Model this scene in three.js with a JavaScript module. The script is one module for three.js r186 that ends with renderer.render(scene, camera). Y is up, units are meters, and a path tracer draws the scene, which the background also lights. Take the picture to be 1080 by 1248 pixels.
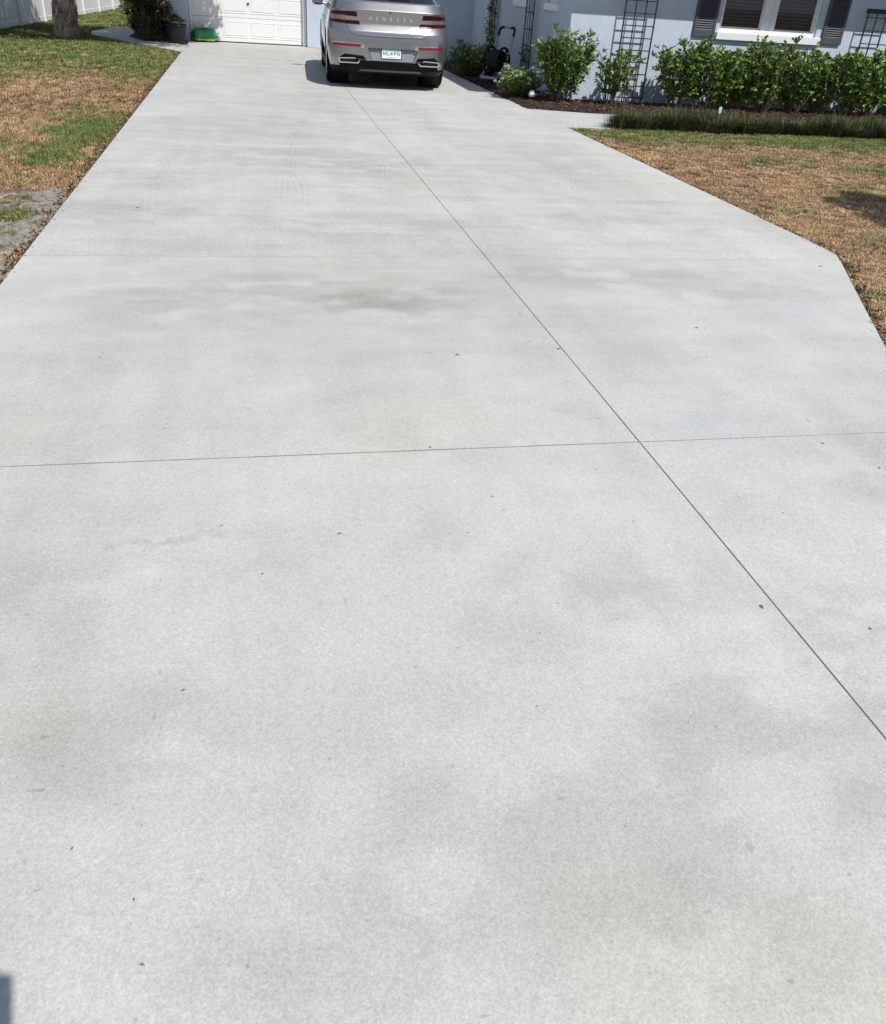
import * as THREE from 'three';
import { mergeGeometries, mergeVertices, toCreasedNormals } from 'three/addons/utils/BufferGeometryUtils.js';
import { RoundedBoxGeometry } from 'three/addons/geometries/RoundedBoxGeometry.js';
import { TextGeometry } from 'three/addons/geometries/TextGeometry.js';
import { FontLoader } from 'three/addons/loaders/FontLoader.js';
import { MarchingCubes } from 'three/addons/objects/MarchingCubes.js';
import { Brush, Evaluator, SUBTRACTION } from 'three-bvh-csg';

// ------------------------------------------------------------------ camera, sky, sun, exposure
const D2R = Math.PI / 180;
const scene = new THREE.Scene();
const camera = new THREE.PerspectiveCamera(62.42, 886 / 1024, 0.05, 600);
camera.position.set(0, 1.6, 0);
camera.rotation.order = 'YXZ';
camera.rotation.set(-32.01 * D2R, -13.25 * D2R, 4.05 * D2R);

const renderer = new THREE.WebGLRenderer({ antialias: true });
renderer.toneMapping = THREE.LinearToneMapping;
renderer.toneMappingExposure = 1.14;
renderer.shadowMap.enabled = true;

const SUN = new THREE.Vector3(0.328, 1, 0.61).normalize();
{
  const w = 256, h = 128, data = new Float32Array(w * h * 4);
  for (let j = 0; j < h; j++) for (let i = 0; i < w; i++) {
    const el = ((j + 0.5) / h - 0.5) * Math.PI, s = Math.max(0, Math.sin(el));
    const k = Math.pow(1 - s, 2.2);
    const o = (j * w + i) * 4;
    data[o] = 0.195 + 0.30 * k; data[o + 1] = 0.265 + 0.265 * k; data[o + 2] = 0.40 + 0.17 * k; data[o + 3] = 1;
  }
  const t = new THREE.DataTexture(data, w, h, THREE.RGBAFormat, THREE.FloatType);
  t.mapping = THREE.EquirectangularReflectionMapping; t.magFilter = THREE.LinearFilter; t.minFilter = THREE.LinearFilter;
  t.needsUpdate = true;
  scene.background = t; scene.environment = t;
}
const sun = new THREE.DirectionalLight(new THREE.Color().setRGB(1, 0.96, 0.90), 3.9);
sun.position.copy(SUN).multiplyScalar(60).add(new THREE.Vector3(1, 0, -16));
sun.target.position.set(1, 0, -16);
sun.castShadow = true; sun.shadow.mapSize.set(4096, 4096);
Object.assign(sun.shadow.camera, { left: -26, right: 26, top: 30, bottom: -30, near: 1, far: 140 });
scene.add(sun, sun.target);

// ------------------------------------------------------------------ helpers
function rng(seed) { let a = seed >>> 0; return () => { a = (a + 0x6D2B79F5) | 0; let t = Math.imul(a ^ (a >>> 15), 1 | a); t = (t + Math.imul(t ^ (t >>> 7), 61 | t)) ^ t; return ((t ^ (t >>> 14)) >>> 0) / 4294967296; }; }
const NT = 512, NTAB = new Float32Array(NT * NT); { const r = rng(77); for (let i = 0; i < NT * NT; i++) NTAB[i] = r(); }
function vn(x, y) { const xi = Math.floor(x), yi = Math.floor(y); let u = x - xi, v = y - yi; u = u * u * (3 - 2 * u); v = v * v * (3 - 2 * v);
  const a = (xi & 511), b = ((xi + 1) & 511), c = (yi & 511) * NT, d = ((yi + 1) & 511) * NT;
  return (NTAB[c + a] * (1 - u) + NTAB[c + b] * u) * (1 - v) + (NTAB[d + a] * (1 - u) + NTAB[d + b] * u) * v; }
function fbm(x, y, o = 4) { let s = 0, a = 0.5, t = 0; for (let i = 0; i < o; i++) { s += a * vn(x, y); t += a; x = x * 2.03 + 17.3; y = y * 2.03 + 9.1; a *= 0.5; } return s / t; }
const clamp = (x, a, b) => x < a ? a : x > b ? b : x;
const sstep = (a, b, x) => { const t = clamp((x - a) / (b - a), 0, 1); return t * t * (3 - 2 * t); };
const lerp = (a, b, t) => a + (b - a) * t;
function tex(w, h, fn, srgb = true) {
  const d = new Uint8Array(w * h * 4), c = [0, 0, 0];
  for (let j = 0; j < h; j++) for (let i = 0; i < w; i++) { fn((i + 0.5) / w, (j + 0.5) / h, c, i, j); const o = (j * w + i) * 4; d[o] = clamp(c[0], 0, 255); d[o + 1] = clamp(c[1], 0, 255); d[o + 2] = clamp(c[2], 0, 255); d[o + 3] = 255; }
  const t = new THREE.DataTexture(d, w, h); t.wrapS = t.wrapT = THREE.RepeatWrapping; t.magFilter = THREE.LinearFilter; t.minFilter = THREE.LinearMipmapLinearFilter; t.generateMipmaps = true;
  if (srgb) t.colorSpace = THREE.SRGBColorSpace; t.needsUpdate = true; return t;
}
function rep(t, a, b = a) { const c = t.clone(); c.repeat.set(a, b); c.needsUpdate = true; return c; }
const std = (o) => new THREE.MeshStandardMaterial(o);
const phy = (o) => new THREE.MeshPhysicalMaterial(o);
const lin = (r, g, b) => new THREE.Color().setRGB(r, g, b);

const taken = {};
function numbered(n) { if (!(n in taken)) { taken[n] = 0; return n; } taken[n]++; return n + '_' + String(taken[n]).padStart(3, '0'); }
function shadows(o) { o.castShadow = true; o.receiveShadow = true; return o; }
function tag(o, label, category, group, kind) { o.userData.label = label; if (category) o.userData.category = category; if (group) o.userData.group = group; if (kind) o.userData.kind = kind; return o; }
function thing(name, label, category, p = [0, 0, 0], turn = 0, group) { const g = new THREE.Group(); g.name = numbered(name); g.position.set(...p); g.rotation.y = turn; scene.add(g); return tag(g, label, category, group); }
function part(name, geo, m, parent) { const o = shadows(new THREE.Mesh(Array.isArray(geo) ? mergeGeometries(geo.map(plain), false) : geo, m)); o.name = name; parent.add(o); return o; }
function solo(name, geo, m, label, category, group, kind) { const o = part(numbered(name), geo, m, scene); return tag(o, label, category, group, kind); }
function struct(name, geo, m, label) { const o = part(numbered(name), geo, m, scene); o.userData.kind = 'structure'; if (label) o.userData.label = label; return o; }
function plain(g) { g = g.index ? g.toNonIndexed() : g.clone(); for (const k of Object.keys(g.attributes)) if (!['position', 'normal', 'uv'].includes(k)) g.deleteAttribute(k); g.morphAttributes = {}; return g; }
function metUV(g) { g = g.index ? g.toNonIndexed() : g; const p = g.attributes.position, n = g.attributes.normal, uv = new Float32Array(p.count * 2);
  for (let i = 0; i < p.count; i++) { const ax = Math.abs(n.getX(i)), ay = Math.abs(n.getY(i)), az = Math.abs(n.getZ(i)); const x = p.getX(i), y = p.getY(i), z = p.getZ(i);
    if (ay >= ax && ay >= az) { uv[2 * i] = x; uv[2 * i + 1] = z; } else if (ax >= az) { uv[2 * i] = z; uv[2 * i + 1] = y; } else { uv[2 * i] = x; uv[2 * i + 1] = y; } }
  g.setAttribute('uv', new THREE.BufferAttribute(uv, 2)); return g; }
function bx(x0, x1, y0, y1, z0, z1, r = 0) { const w = Math.abs(x1 - x0), h = Math.abs(y1 - y0), d = Math.abs(z1 - z0);
  const g = r > 0 ? new RoundedBoxGeometry(w, h, d, 1, Math.min(r, w / 2.05, h / 2.05, d / 2.05)) : new THREE.BoxGeometry(w, h, d);
  g.translate((x0 + x1) / 2, (y0 + y1) / 2, (z0 + z1) / 2); return metUV(g); }
function tube(pts, r, seg = 24, rs = 8) { return new THREE.TubeGeometry(new THREE.CatmullRomCurve3(pts.map(p => new THREE.Vector3(...p))), seg, r, rs, false); }
function bar(a, b, r, rs = 8) { const A = new THREE.Vector3(...a), B = new THREE.Vector3(...b), l = A.distanceTo(B); const g = new THREE.CylinderGeometry(r, r, l, rs); g.translate(0, l / 2, 0);
  g.applyQuaternion(new THREE.Quaternion().setFromUnitVectors(new THREE.Vector3(0, 1, 0), B.clone().sub(A).normalize())); g.translate(A.x, A.y, A.z); return g; }
function flat(pts, top, depth, bevel = 0, hole) { // polygon [x,z] -> slab whose top lies at y = top; uv in metres (x, -z)
  const s = new THREE.Shape(pts.map(([x, z]) => new THREE.Vector2(x, -z)));
  if (hole) s.holes.push(new THREE.Path(hole.map(([x, z]) => new THREE.Vector2(x, -z))));
  const g = new THREE.ExtrudeGeometry(s, { depth: depth - bevel * 2, bevelEnabled: bevel > 0, bevelThickness: bevel, bevelSize: bevel, bevelOffset: -bevel, bevelSegments: 1, steps: 1 });
  g.rotateX(-Math.PI / 2); g.translate(0, top - depth + bevel, 0); return g; }
function sheet(inside, x0, x1, z0, z1, step, yf) { // uneven ground sheet cut to an outline; uv in metres
  const nx = Math.ceil((x1 - x0) / step), nz = Math.ceil((z1 - z0) / step), pos = [], uv = [], idx = [];
  for (let j = 0; j <= nz; j++) for (let i = 0; i <= nx; i++) { const x = x0 + (x1 - x0) * i / nx, z = z0 + (z1 - z0) * j / nz; pos.push(x, yf(x, z), z); uv.push(x, -z); }
  for (let j = 0; j < nz; j++) for (let i = 0; i < nx; i++) { const x = x0 + (x1 - x0) * (i + 0.5) / nx, z = z0 + (z1 - z0) * (j + 0.5) / nz; if (!inside(x, z)) continue; const a = j * (nx + 1) + i, b = a + 1, c = a + nx + 1, d = c + 1; idx.push(a, c, b, b, c, d); }
  const g = new THREE.BufferGeometry(); g.setAttribute('position', new THREE.Float32BufferAttribute(pos, 3)); g.setAttribute('uv', new THREE.Float32BufferAttribute(uv, 2)); g.setIndex(idx); g.computeVertexNormals(); return g; }
function inPoly(P) { return (x, z) => { let c = false; for (let i = 0, j = P.length - 1; i < P.length; j = i++) { const [xi, zi] = P[i], [xj, zj] = P[j]; if ((zi > z) !== (zj > z) && x < (xj - xi) * (z - zi) / (zj - zi) + xi) c = !c; } return c; }; }

// ------------------------------------------------------------------ ground, driveway, walks
const XL = -1.46, XJ = 1.53;
const xR = (z) => 4.13 + (z + 18) * 0.0205;            // the right edge runs a little out of true
const CORNER = [4.38, -5.8], FLARE = [3.43, -3.95];     // where the right edge turns in
// colour of the concrete at a place on it
const STAINS = [[0.15, -5.0, 1.1, 0.28, .8], [0.62, -4.75, .42, .17, 1.1], [-0.3, -4.6, .5, .2, .5], [2.2, -5.3, .7, .22, .8], [3.0, -4.9, .5, .2, .6], [-1.0, -6.9, .45, .3, .8], [-0.9, -8.2, .5, .3, .6],
  [2.6, -2.45, .35, .5, .8], [2.9, -2.0, .35, .4, .9], [1.75, -1.55, .28, .3, .8], [1.15, -1.3, .3, .28, .7], [0.55, -1.1, .35, .22, .6], [0.85, -0.85, .25, .14, .7], [-0.45, -1.55, .3, .16, .6], [0.05, -0.95, .3, .12, .5],
  [1.0, -1.95, .4, .25, .5], [-0.6, -2.2, .5, .12, .4], [0.9, -6.6, .9, .35, .6], [1.8, -8.6, .8, .6, .5], [0.6, -9.2, 1.1, .6, .6], [0.0, -11.2, 1.1, .8, .5], [2.6, -7.0, .7, .4, .4], [3.3, -9.5, .5, .8, .4], [1.2, -13.5, 1.4, .8, .4]];
const SCRATCH = [[1.35, -4.12, 1.85, -4.35, .010], [2.25, -4.55, 2.75, -4.78, .009], [0.3, -3.3, .32, -2.7, .004], [1.05, -2.35, 1.12, -2.0, .006], [-0.75, -2.38, -0.2, -2.42, .035], [0.02, -1.25, .3, -1.3, .004]];
const TRACKS = [[5.8, -8.06, 4.61, -10.2, -7.3], [-6.38, -7.82, 6.74, -9.2, -5.9], [10.16, -7.91, 11.01, -9.8, -6.6], [-5.91, -7.63, 7.79, -10, -6.4], [44.26, -5.38, 44.11, -15, -6.1], [6.4, -7.4, 3.5, -9.2, -6.2], [45.9, -5.38, 44.11, -15, -6.6]];
function concrete(x, z, c, g1, g2) {
  const big = fbm(x * 0.7 + 3, z * 0.55 + 8, 4) - 0.5, mid = fbm(x * 2.3 + 31, z * 3.1 + 5, 4) - 0.5;
  const streak = fbm(x * 0.55 + 60, z * 4.5 + 13, 3) - 0.5, streak2 = vn(x * 1.2 + 9, z * 17 + 40) - 0.5;
  const far = sstep(-2.5, -6, z);
  const along = fbm(x * 7 + 21, z * .55 + 3, 3) - 0.5, along2 = vn(x * 2.6 + 33, z * .35 + 6) - .5;
  let v = 180.5 + big * 11 + mid * 9 + along * 8 + along2 * 5 + (fbm(x * 7 + 11, z * 7 + 3, 3) - .5) * 9 + (fbm(x * 3.7 + 51, z * 4.6 + 23, 4) - .5) * 9 + (vn(x * 62, z * 62) - .5) * 3 * (1 - far) + (vn(x * 140 + 4, z * 140) - .5) * 8 * (1 - far) + streak * (4 + 9 * far) + streak2 * (1 + 3.4 * far) * (.4 + 1.2 * vn(x * 1.1 + 4, z * .8 + 2));
  let st = 0;
  for (const [sx, sz, rx, rz, k] of STAINS) { const dx = (x - sx) / rx, dz = (z - sz) / rz, q = dx * dx + dz * dz; if (q < 2.6) st += k * (1 - sstep(0.1, 2.6, q)) * sstep(0.3, 0.62, fbm(x * 4 + sx * 9, z * 7 + sz * 5, 4)); }
  v -= st * 16;
  for (const [x0, z0, x1, z1, w] of SCRATCH) { const ex = x1 - x0, ez = z1 - z0, t = clamp(((x - x0) * ex + (z - z0) * ez) / (ex * ex + ez * ez), 0, 1), d = Math.hypot(x - x0 - ex * t, z - z0 - ez * t + 0.02 * (vn(x * 9, z * 9) - .5)); if (d < w) v -= 13 * (1 - d / w) * sstep(.35, .6, vn(x * 21, z * 21)); }
  if (z < -5.8 && z > -15) for (const [ax, az, r, za, zb] of TRACKS) { if (z < za || z > zb) continue; const d = Math.hypot(x - ax, z - az) - r; if (d > -.11 && d < .11) { const e = 1 - Math.abs(d) / .11, n = sstep(.3, .6, fbm(x * 3 + az, z * 1.7 + ax, 3)); v += n * (5 * e * Math.cos(d * 125 + 3 * vn(x * 2, z * 2)) - 3 * e) * sstep(0, .5, Math.min(z - za, zb - z)); } }
  v += (g1 - 0.5) * 20 + (g2 - 0.5) * 17;                // sand grain
  const p = vn(x * 95 + 7, z * 95 + 1); if (p > 0.86) v += (p - 0.86) * 70 * (1 - far); if (p < 0.10) v -= (0.10 - p) * 120 * (1 - far * .5);
  const sp = vn(x * 31 + 70, z * 31 + 20); if (sp < 0.035) v -= (0.035 - sp) * 900;
  const warm = (fbm(x * 1.6 + 90, z * 1.6 + 50, 3) - 0.5) * 8 + st * 1.2;
  c[0] = v + warm * .55 + 1.2; c[1] = v + 0.3; c[2] = v - 4.6 - warm * .8;
}
function concreteMap(x0, x1, z0, z1, w, h) { // z0 is the near end
  const r = rng(5 + w + Math.round(x0 * 10)), sx = (x1 - x0), sz = (z0 - z1);
  const t = tex(w, h, (u, v, c) => concrete(x0 + u * sx, z0 - v * sz, c, r(), vn(u * sx * 260, v * sz * 260)));
  t.wrapS = t.wrapT = THREE.MirroredRepeatWrapping; t.repeat.set(1 / sx, 1 / sz); t.offset.set(-x0 / sx, z0 / sz); return t; // uv = (x, -z)
}
const grainBump = tex(512, 512, (u, v, c) => { c[0] = c[1] = c[2] = 255 * (0.45 * vn(u * 256, v * 256) + 0.35 * vn(u * 128 + 40, v * 128) + 0.2 * vn(u * 32 + 8, v * 32)); }, false);
const concreteMat = (map, bs) => std({ map, roughness: 0.86, bumpMap: rep(grainBump, 1.6), bumpScale: bs });
const cA = concreteMat(concreteMap(-1.5, 1.55, 0, -2.98, 2048, 2048), 0.0007);
const cB = concreteMat(concreteMap(1.51, 4.5, 0, -2.98, 1024, 1024), 0.0007);
const cC = concreteMat(concreteMap(-1.5, 4.5, -2.94, -5.78, 2048, 1024), 0.0007);
const cD = concreteMat(concreteMap(-1.5, 4.5, -5.7, -25.4, 1024, 2048), 0.0007);
const dirtMat = std({ color: lin(0.07, 0.06, 0.05), roughness: 1 });

// soil and thatch under the lawns
const thatch = tex(1024, 1024, (u, v, c) => { const x = u * 4, y = v * 4; const f = vn(u * 256, v * 256), g = vn(u * 64 + 9, v * 64), b = vn(u * 8 + 3, v * 8); const k = 0.55 + 0.6 * f + 0.25 * g; const t = sstep(.4, .7, b); c[0] = lerp(112, 84, t) * k; c[1] = lerp(88, 78, t) * k; c[2] = lerp(62, 50, t) * k; });
const groundMat = std({ map: rep(thatch, 0.25), roughness: 1, bumpMap: rep(grainBump, 0.5), bumpScale: 0.02 });
{ const g = new THREE.PlaneGeometry(500, 500, 1, 1); g.rotateX(-Math.PI / 2); const uv = g.attributes.uv; for (let i = 0; i < uv.count; i++) uv.setXY(i, uv.getX(i) * 500, uv.getY(i) * 500); g.translate(0, -0.045, 0); struct('ground', g, groundMat); }

{ // driveway: slabs parted by sawn joints
  const drive = new THREE.Group(); drive.name = 'driveway'; drive.userData.kind = 'structure'; drive.userData.label = 'pale concrete driveway cut into slabs by thin joints'; scene.add(drive);
  const G = 0.0026, rows = [3.2, -2.96, -5.72, -8.55, -11.35, -14.15, -19.6, -24.83];
  for (let i = 0; i < rows.length - 1; i++) {
    const z0 = rows[i] - (i ? 0.0042 : 0), z1 = rows[i + 1] + (i < rows.length - 2 ? 0.0042 : 0);
    const wl = i === 0 ? -2.6 : XL, right = i === 0 ? [[3.2, z0], [3.0, z1]] : null;
    let L = i === 0 ? [[-3.6, z0], [XJ - G, z0], [XJ - G, z1], [-1.62, z1]] : i === 1 ? [[-1.62, z0], [XJ - G, z0], [XJ - G, z1], [XL, z1], [XL, z0 - 1.2]] : [[XL, z0], [XJ - G, z0], [XJ - G, z1], [XL, z1]];
    let R = i === 0 ? [[XJ + G, z0], [3.0, z0], [2.93, z1], [XJ + G, z1]] : i === 1 ? [[XJ + G, z0], [2.93, z0], [3.43, -3.95], [3.9, -4.92], [4.29, z1], [XJ + G, z1]] : i === 2 ? [[XJ + G, z0], [4.29, z0], [4.355, -5.86], [xR(-6.3), -6.3], [xR(z1), z1], [XJ + G, z1]] : [[XJ + G, z0], [xR(z0), z0], [xR(z1), z1], [XJ + G, z1]];
    if (i === 6) R = [[XJ + G, z0], [xR(z0), z0], [xR(-22.58), -22.58], [3.2, -22.58], [3.2, -24.58], [1.42, -24.58], [1.42, z1], [XJ - 0.2, z1], [XJ - 0.2 + 0.001, z0 - 1], [XJ + G, z0 - .5]].filter((p, k) => k < 6).concat([[XJ + G, -24.58]]);
    if (i === 6) { L = [[XL, z0], [XJ - G, z0], [XJ - G, -24.58], [1.415, -24.58], [1.415, z1], [-1.425, z1], [-1.425, -24.58], [XL, -24.58]]; }
    part('slab', flat(L, 0, 0.1, 0.0008), i === 0 ? cA : i === 1 ? cC : cD, drive);
    part('slab', flat(R, 0, 0.1, 0.0008), i === 0 ? cB : i === 1 ? cC : cD, drive);
  }
  const jd = (x0, x1, z0, z1) => bx(x0, x1, -0.09, -0.016, z0, z1);
  const joints = [jd(XJ - .02, XJ + .02, 3.1, -24.5)]; for (const z of rows.slice(1, -1)) joints.push(jd(XL + .02, XJ - .021, z + .02, z - .02), jd(XJ + .021, z < -5 ? xR(z) - .03 : 2.8, z + .02, z - .02));
  part('joint_filler', joints, dirtMat, drive);
}
const walkMat = concreteMat(concreteMap(-6, 0, -20, -33, 512, 512), 0.0015);
struct('side_path', flat([[-1.465, -21.4], [-1.465, -23.45], [-2.5, -24.0], [-2.95, -25.1], [-3.0, -28.3], [-3.75, -28.3], [-4.0, -26.4], [-3.85, -25.3], [-2.6, -23.25]], -0.003, 0.1, 0.004), walkMat, 'grey concrete path curving from the driveway past the garage corner');
const W0 = xR(-13) + 0.006;
struct('front_walk', flat([[xR(-12.25) + .004, -12.25], [4.95, -12.3], [5.6, -12.85], [12.8, -12.95], [12.8, -13.85], [5.2, -13.85], [xR(-14.1) + .004, -14.1]], -0.003, 0.1, 0.004), concreteMat(concreteMap(3, 13, -12, -15, 512, 256), 0.0015), 'pale concrete walk leading off the driveway behind the border grass');
{ const asphalt = tex(512, 512, (u, v, c) => { const k = 50 + 26 * vn(u * 256, v * 256) + 14 * vn(u * 16, v * 16); c[0] = k; c[1] = k; c[2] = k + 2; });
  struct('street', flat([[-60, 3.3], [60, 3.3], [60, 10.5], [-60, 10.5]], -0.02, 0.1), std({ map: rep(asphalt, 0.5), roughness: 0.95 })); }

// ------------------------------------------------------------------ lawns
const sandP = [[-1.48, -5.2], [-1.48, -7.75], [-1.75, -7.8], [-2.05, -7.55], [-2.5, -7.7], [-3.2, -7.9], [-4.6, -7.5], [-5, -6], [-4.5, -5.0], [-3, -4.2], [-1.9, -4.4]];
const sandIn = inPoly(sandP), sandEdge = (x, z) => sandIn(x + (vn(x * 5, z * 5) - .5) * .3, z + (vn(x * 5 + 9, z * 5 + 3) - .5) * .35);
const sandTex = tex(512, 512, (u, v, c, i, j) => { const g = vn(u * 256, v * 256), b = vn(u * 24, v * 24), s = vn(u * 128 + 5, v * 128 + 3); let k = 0.78 + .22 * g + .16 * (b - .5); if (s < 0.2) k *= 0.55; const d = sstep(.45, .7, fbm(u * 6 + 2, v * 6, 3)); c[0] = lerp(168, 128, d) * k; c[1] = lerp(161, 112, d) * k; c[2] = lerp(152, 94, d) * k; });
struct('bare_sandy_patch', sheet((x, z) => sandEdge(Math.min(x, XL - .04), z), -5, XL + .04, -8.2, -4.1, 0.05, (x, z) => -0.030 + 0.022 * (fbm(x * 4, z * 4, 3) - .5) + .012 * (vn(x * 22, z * 22) - .5)), std({ map: rep(sandTex, 1.1), roughness: 1, bumpMap: rep(grainBump, 1.2), bumpScale: 0.012 }), 'bare grey sandy patch in the lawn beside the driveway');

function tuft(seed, n, len, w, spread, lean) {
  const r = rng(seed), pos = [], nor = [];
  for (let i = 0; i < n; i++) { const a = r() * 6.283, d = spread * Math.sqrt(r()), bx_ = Math.cos(a) * d, bz = Math.sin(a) * d, L = len * (0.55 + 0.6 * r()), h = a + (r() - .5) * 2.5, ln = lean * (0.3 + r()), dx = Math.cos(h), dz = Math.sin(h), ww = w * (.7 + .6 * r());
    const p = [[0, 0], [L * .5 * ln * .6, L * .55 * (1 - ln * .3)], [L * ln, L * (1 - ln * .62)]]; const V = (k, s, f) => [bx_ + dx * p[k][0] - dz * ww * s * f, p[k][1], bz + dz * p[k][0] + dx * ww * s * f];
    const q = [V(0, -.5, 1), V(0, .5, 1), V(1, -.5, .9), V(1, .5, .9), V(2, 0, 0)];
    for (const t of [[0, 1, 2], [1, 3, 2], [2, 3, 4]]) for (const k of t) { pos.push(...q[k]); nor.push(dx * -.2, 0.95, dz * -.2); } }
  const g = new THREE.BufferGeometry(); g.setAttribute('position', new THREE.Float32BufferAttribute(pos, 3)); g.computeVertexNormals(); return g; }
const bladeMat = std({ color: 0xffffff, roughness: 0.85, side: THREE.DoubleSide });
function instanced(name, geo, mat, list, label, category) { const m = new THREE.InstancedMesh(geo, mat, list.length), M = new THREE.Matrix4(), q = new THREE.Quaternion(), e = new THREE.Euler(), s = new THREE.Vector3(), p = new THREE.Vector3();
  list.forEach((o, i) => { e.set(o.rx || 0, o.a, o.rz || 0); q.setFromEuler(e); s.set(o.s, o.sy || o.s, o.s); p.set(o.x, o.y, o.z); M.compose(p, q, s); m.setMatrixAt(i, M); if (o.c) m.setColorAt(i, o.c); });
  m.name = numbered(name); shadows(m); scene.add(m); return tag(m, label, category, null, 'stuff'); }
const TAN = [lin(.54, .355, .195), lin(.45, .275, .15), lin(.64, .48, .30), lin(.28, .16, .095), lin(.44, .31, .15)], GRN = [lin(.105, .185, .035), lin(.15, .225, .05), lin(.075, .135, .028), lin(.22, .25, .08)];
const gauss = (x, z, a, b, r, s) => Math.exp(-((x - a) ** 2 / (r * r) + (z - b) ** 2 / (s * s)));
function lawn(name, label, inside, x0, x1, z0, z1, dens, green, seed) {
  const r = rng(seed), A = [], B = [], n = (x1 - x0) * (z1 - z0);
  let z = z0; const stepz = .5;
  for (; z < z1; z += stepz) { const d = dens(z + .25), k = Math.round(d * stepz * (x1 - x0)); for (let i = 0; i < k; i++) { const x = x0 + r() * (x1 - x0), zz = z + r() * stepz; if (!inside(x, zz)) continue;
    const g = green(x, zz), t = vn(x * 3.1 + 5, zz * 3.1), isG = r() * 0.5 + 0.42 * t + .05 < g; const pal = isG ? GRN : TAN, c = pal[Math.floor(r() * pal.length)].clone().multiplyScalar(0.75 + .5 * r());
    if (!isG) c.multiplyScalar(0.72 + .5 * fbm(x * 1.3 + 20, zz * 1.3, 3)); else c.lerp(TAN[0], .18 * r());
    const far = Math.min(1.9, Math.sqrt(Math.max(1, 420 / d))); const e = { x, y: -0.043, z: zz, a: r() * 6.283, s: (.75 + .5 * r()) * far * .92, sy: (.7 + .55 * r()) * (isG ? 1.15 : .8), c }; (r() < .5 ? A : B).push(e); } }
  instanced(name, tuft(seed + 1, 17, .062, .0047, .05, .75), bladeMat, A.concat(B), label, 'grass');
}
const pathIn = inPoly([[-1.3, -21.2], [-1.3, -24.6], [-2.5, -25.2], [-2.9, -26], [-2.95, -28.35], [-3.8, -28.35], [-4.06, -26.4], [-3.9, -25.2], [-2.62, -23.15]]);
const fenceX = (z) => -5.98 + (-z - 25.6) * 0.068;
lawn('lawn_grass', 'patchy tan and green lawn between the white fence and the driveway',
  (x, z) => x < XL + .015 - .07 * vn(z * 7, 4) - .05 * sstep(.6, .85, vn(z * 2.3, 9)) - .04 * vn(z * 21, 3) && x > fenceX(z) + .03 && !pathIn(x, z) && !(x > -3.05 && z < -23.6) && (!(sandEdge(x, z) && sandEdge(x, z - .14 * vn(x * 8, z * 8) - .05)) || (vn(x * 2.2 + 3, z * 2.2 + 8) > .66 && x < -1.62) || vn(x * 9 + 3, z * 9 + 8) > .86),
  -7.4, -1.46, -48, -3.6, (z) => z > -8.5 ? 640 : z > -12 ? 430 : z > -17 ? 240 : z > -30 ? 120 : 60,
  (x, z) => .38 + .33 * sstep(-12, -21, z) + .75 * (fbm(x * .7 + 4, z * .5 + 2, 3) - .5) + .55 * gauss(x, z, -1.8, -11.2, .5, 1.5) + .5 * gauss(x, z, -1.95, -9.2, .3, .6) + .8 * gauss(x, z, -2.1, -6.4, .5, .7) - .25 * gauss(x, z, -3, -13.5, 1.5, 2.5) - .2 * gauss(x, z, -2.6, -8.4, 1.2, .5), 11);
lawn('lawn_grass', 'sun dried brown lawn between the driveway and the border grass',
  (x, z) => { const e = z > -5.8 ? 3.43 + (z + 3.95) * -0.513 : xR(z); return x > e - .015 + .07 * vn(z * 7.3, 14) && !(z < -12.4) ; },
  2.6, 13, -12.4, -2.9, (z) => z > -7 ? 640 : z > -9 ? 470 : 330,
  (x, z) => .17 + .5 * sstep(-10.6, -11.7, z) + .35 * (fbm(x * .8 + 40, z * .7 + 2, 3) - .5) + .4 * gauss(x, z, 6.2, -10.1, .6, .35) + .35 * gauss(x, z, 6.6, -8.7, .9, .5) + .25 * gauss(x, z, 7.5, -9.6, .9, .4) + .3 * gauss(x, z, 4.3, -5.0, .3, .3), 23);
// loose litter on the sand
{ const r = rng(41), L = []; for (let i = 0; i < 1900; i++) { const x = -1.5 - r() * 3, z = -7.9 + r() * 3.4; if (!sandEdge(x, z)) continue; const c = [lin(.28, .18, .1), lin(.16, .1, .06), lin(.4, .3, .2), lin(.1, .08, .06)][Math.floor(r() * 4)]; L.push({ x, y: -.012, z, a: r() * 6.28, s: .25 + Math.pow(r(), 2) * 1.2, rx: (r() - .5) * .5, rz: (r() - .5) * .5, c }); }
  const g = new THREE.BoxGeometry(.05, .004, .007); instanced('dry_litter', g, std({ roughness: 1 }), L, 'dry leaf and twig litter lying on the bare sandy patch', 'litter'); }

// crumbs of soil and clippings along the driveway edges
{ const r = rng(47), L = []; for (let i = 0; i < 4200; i++) { const z = -3.4 - Math.pow(r(), 1.3) * 17, left = r() < .5, e = z > -5.8 ? 3.43 + (z + 3.95) * -0.513 : xR(z), o = (r() + r() + r() - 1.5) * .075 + .03 + .03 * (vn(z * 5, left ? 3 : 8) - .5); if (z < -12 && !left) continue; if (left && z > -4.6) continue; const x = left ? XL - o : e + o, on = left ? x > XL : x < e; if (on && r() < .8) continue; const s = (.4 + 1.2 * r()) * (on ? .6 : 1.3); L.push({ x, y: on ? .002 : -.022 + .012 * r(), z, a: r() * 6.28, rx: r() * 3, rz: r() * 3, s, c: [lin(.07, .052, .038), lin(.13, .095, .065), lin(.04, .03, .024), lin(.36, .26, .15)][Math.floor(r() * 4)] }); }
  instanced('soil_crumbs', new THREE.IcosahedronGeometry(.0062, 0).scale(1, .6, 1), std({ roughness: 1 }), L, 'dark soil crumbs and clippings along the driveway edges', 'soil'); }

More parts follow.
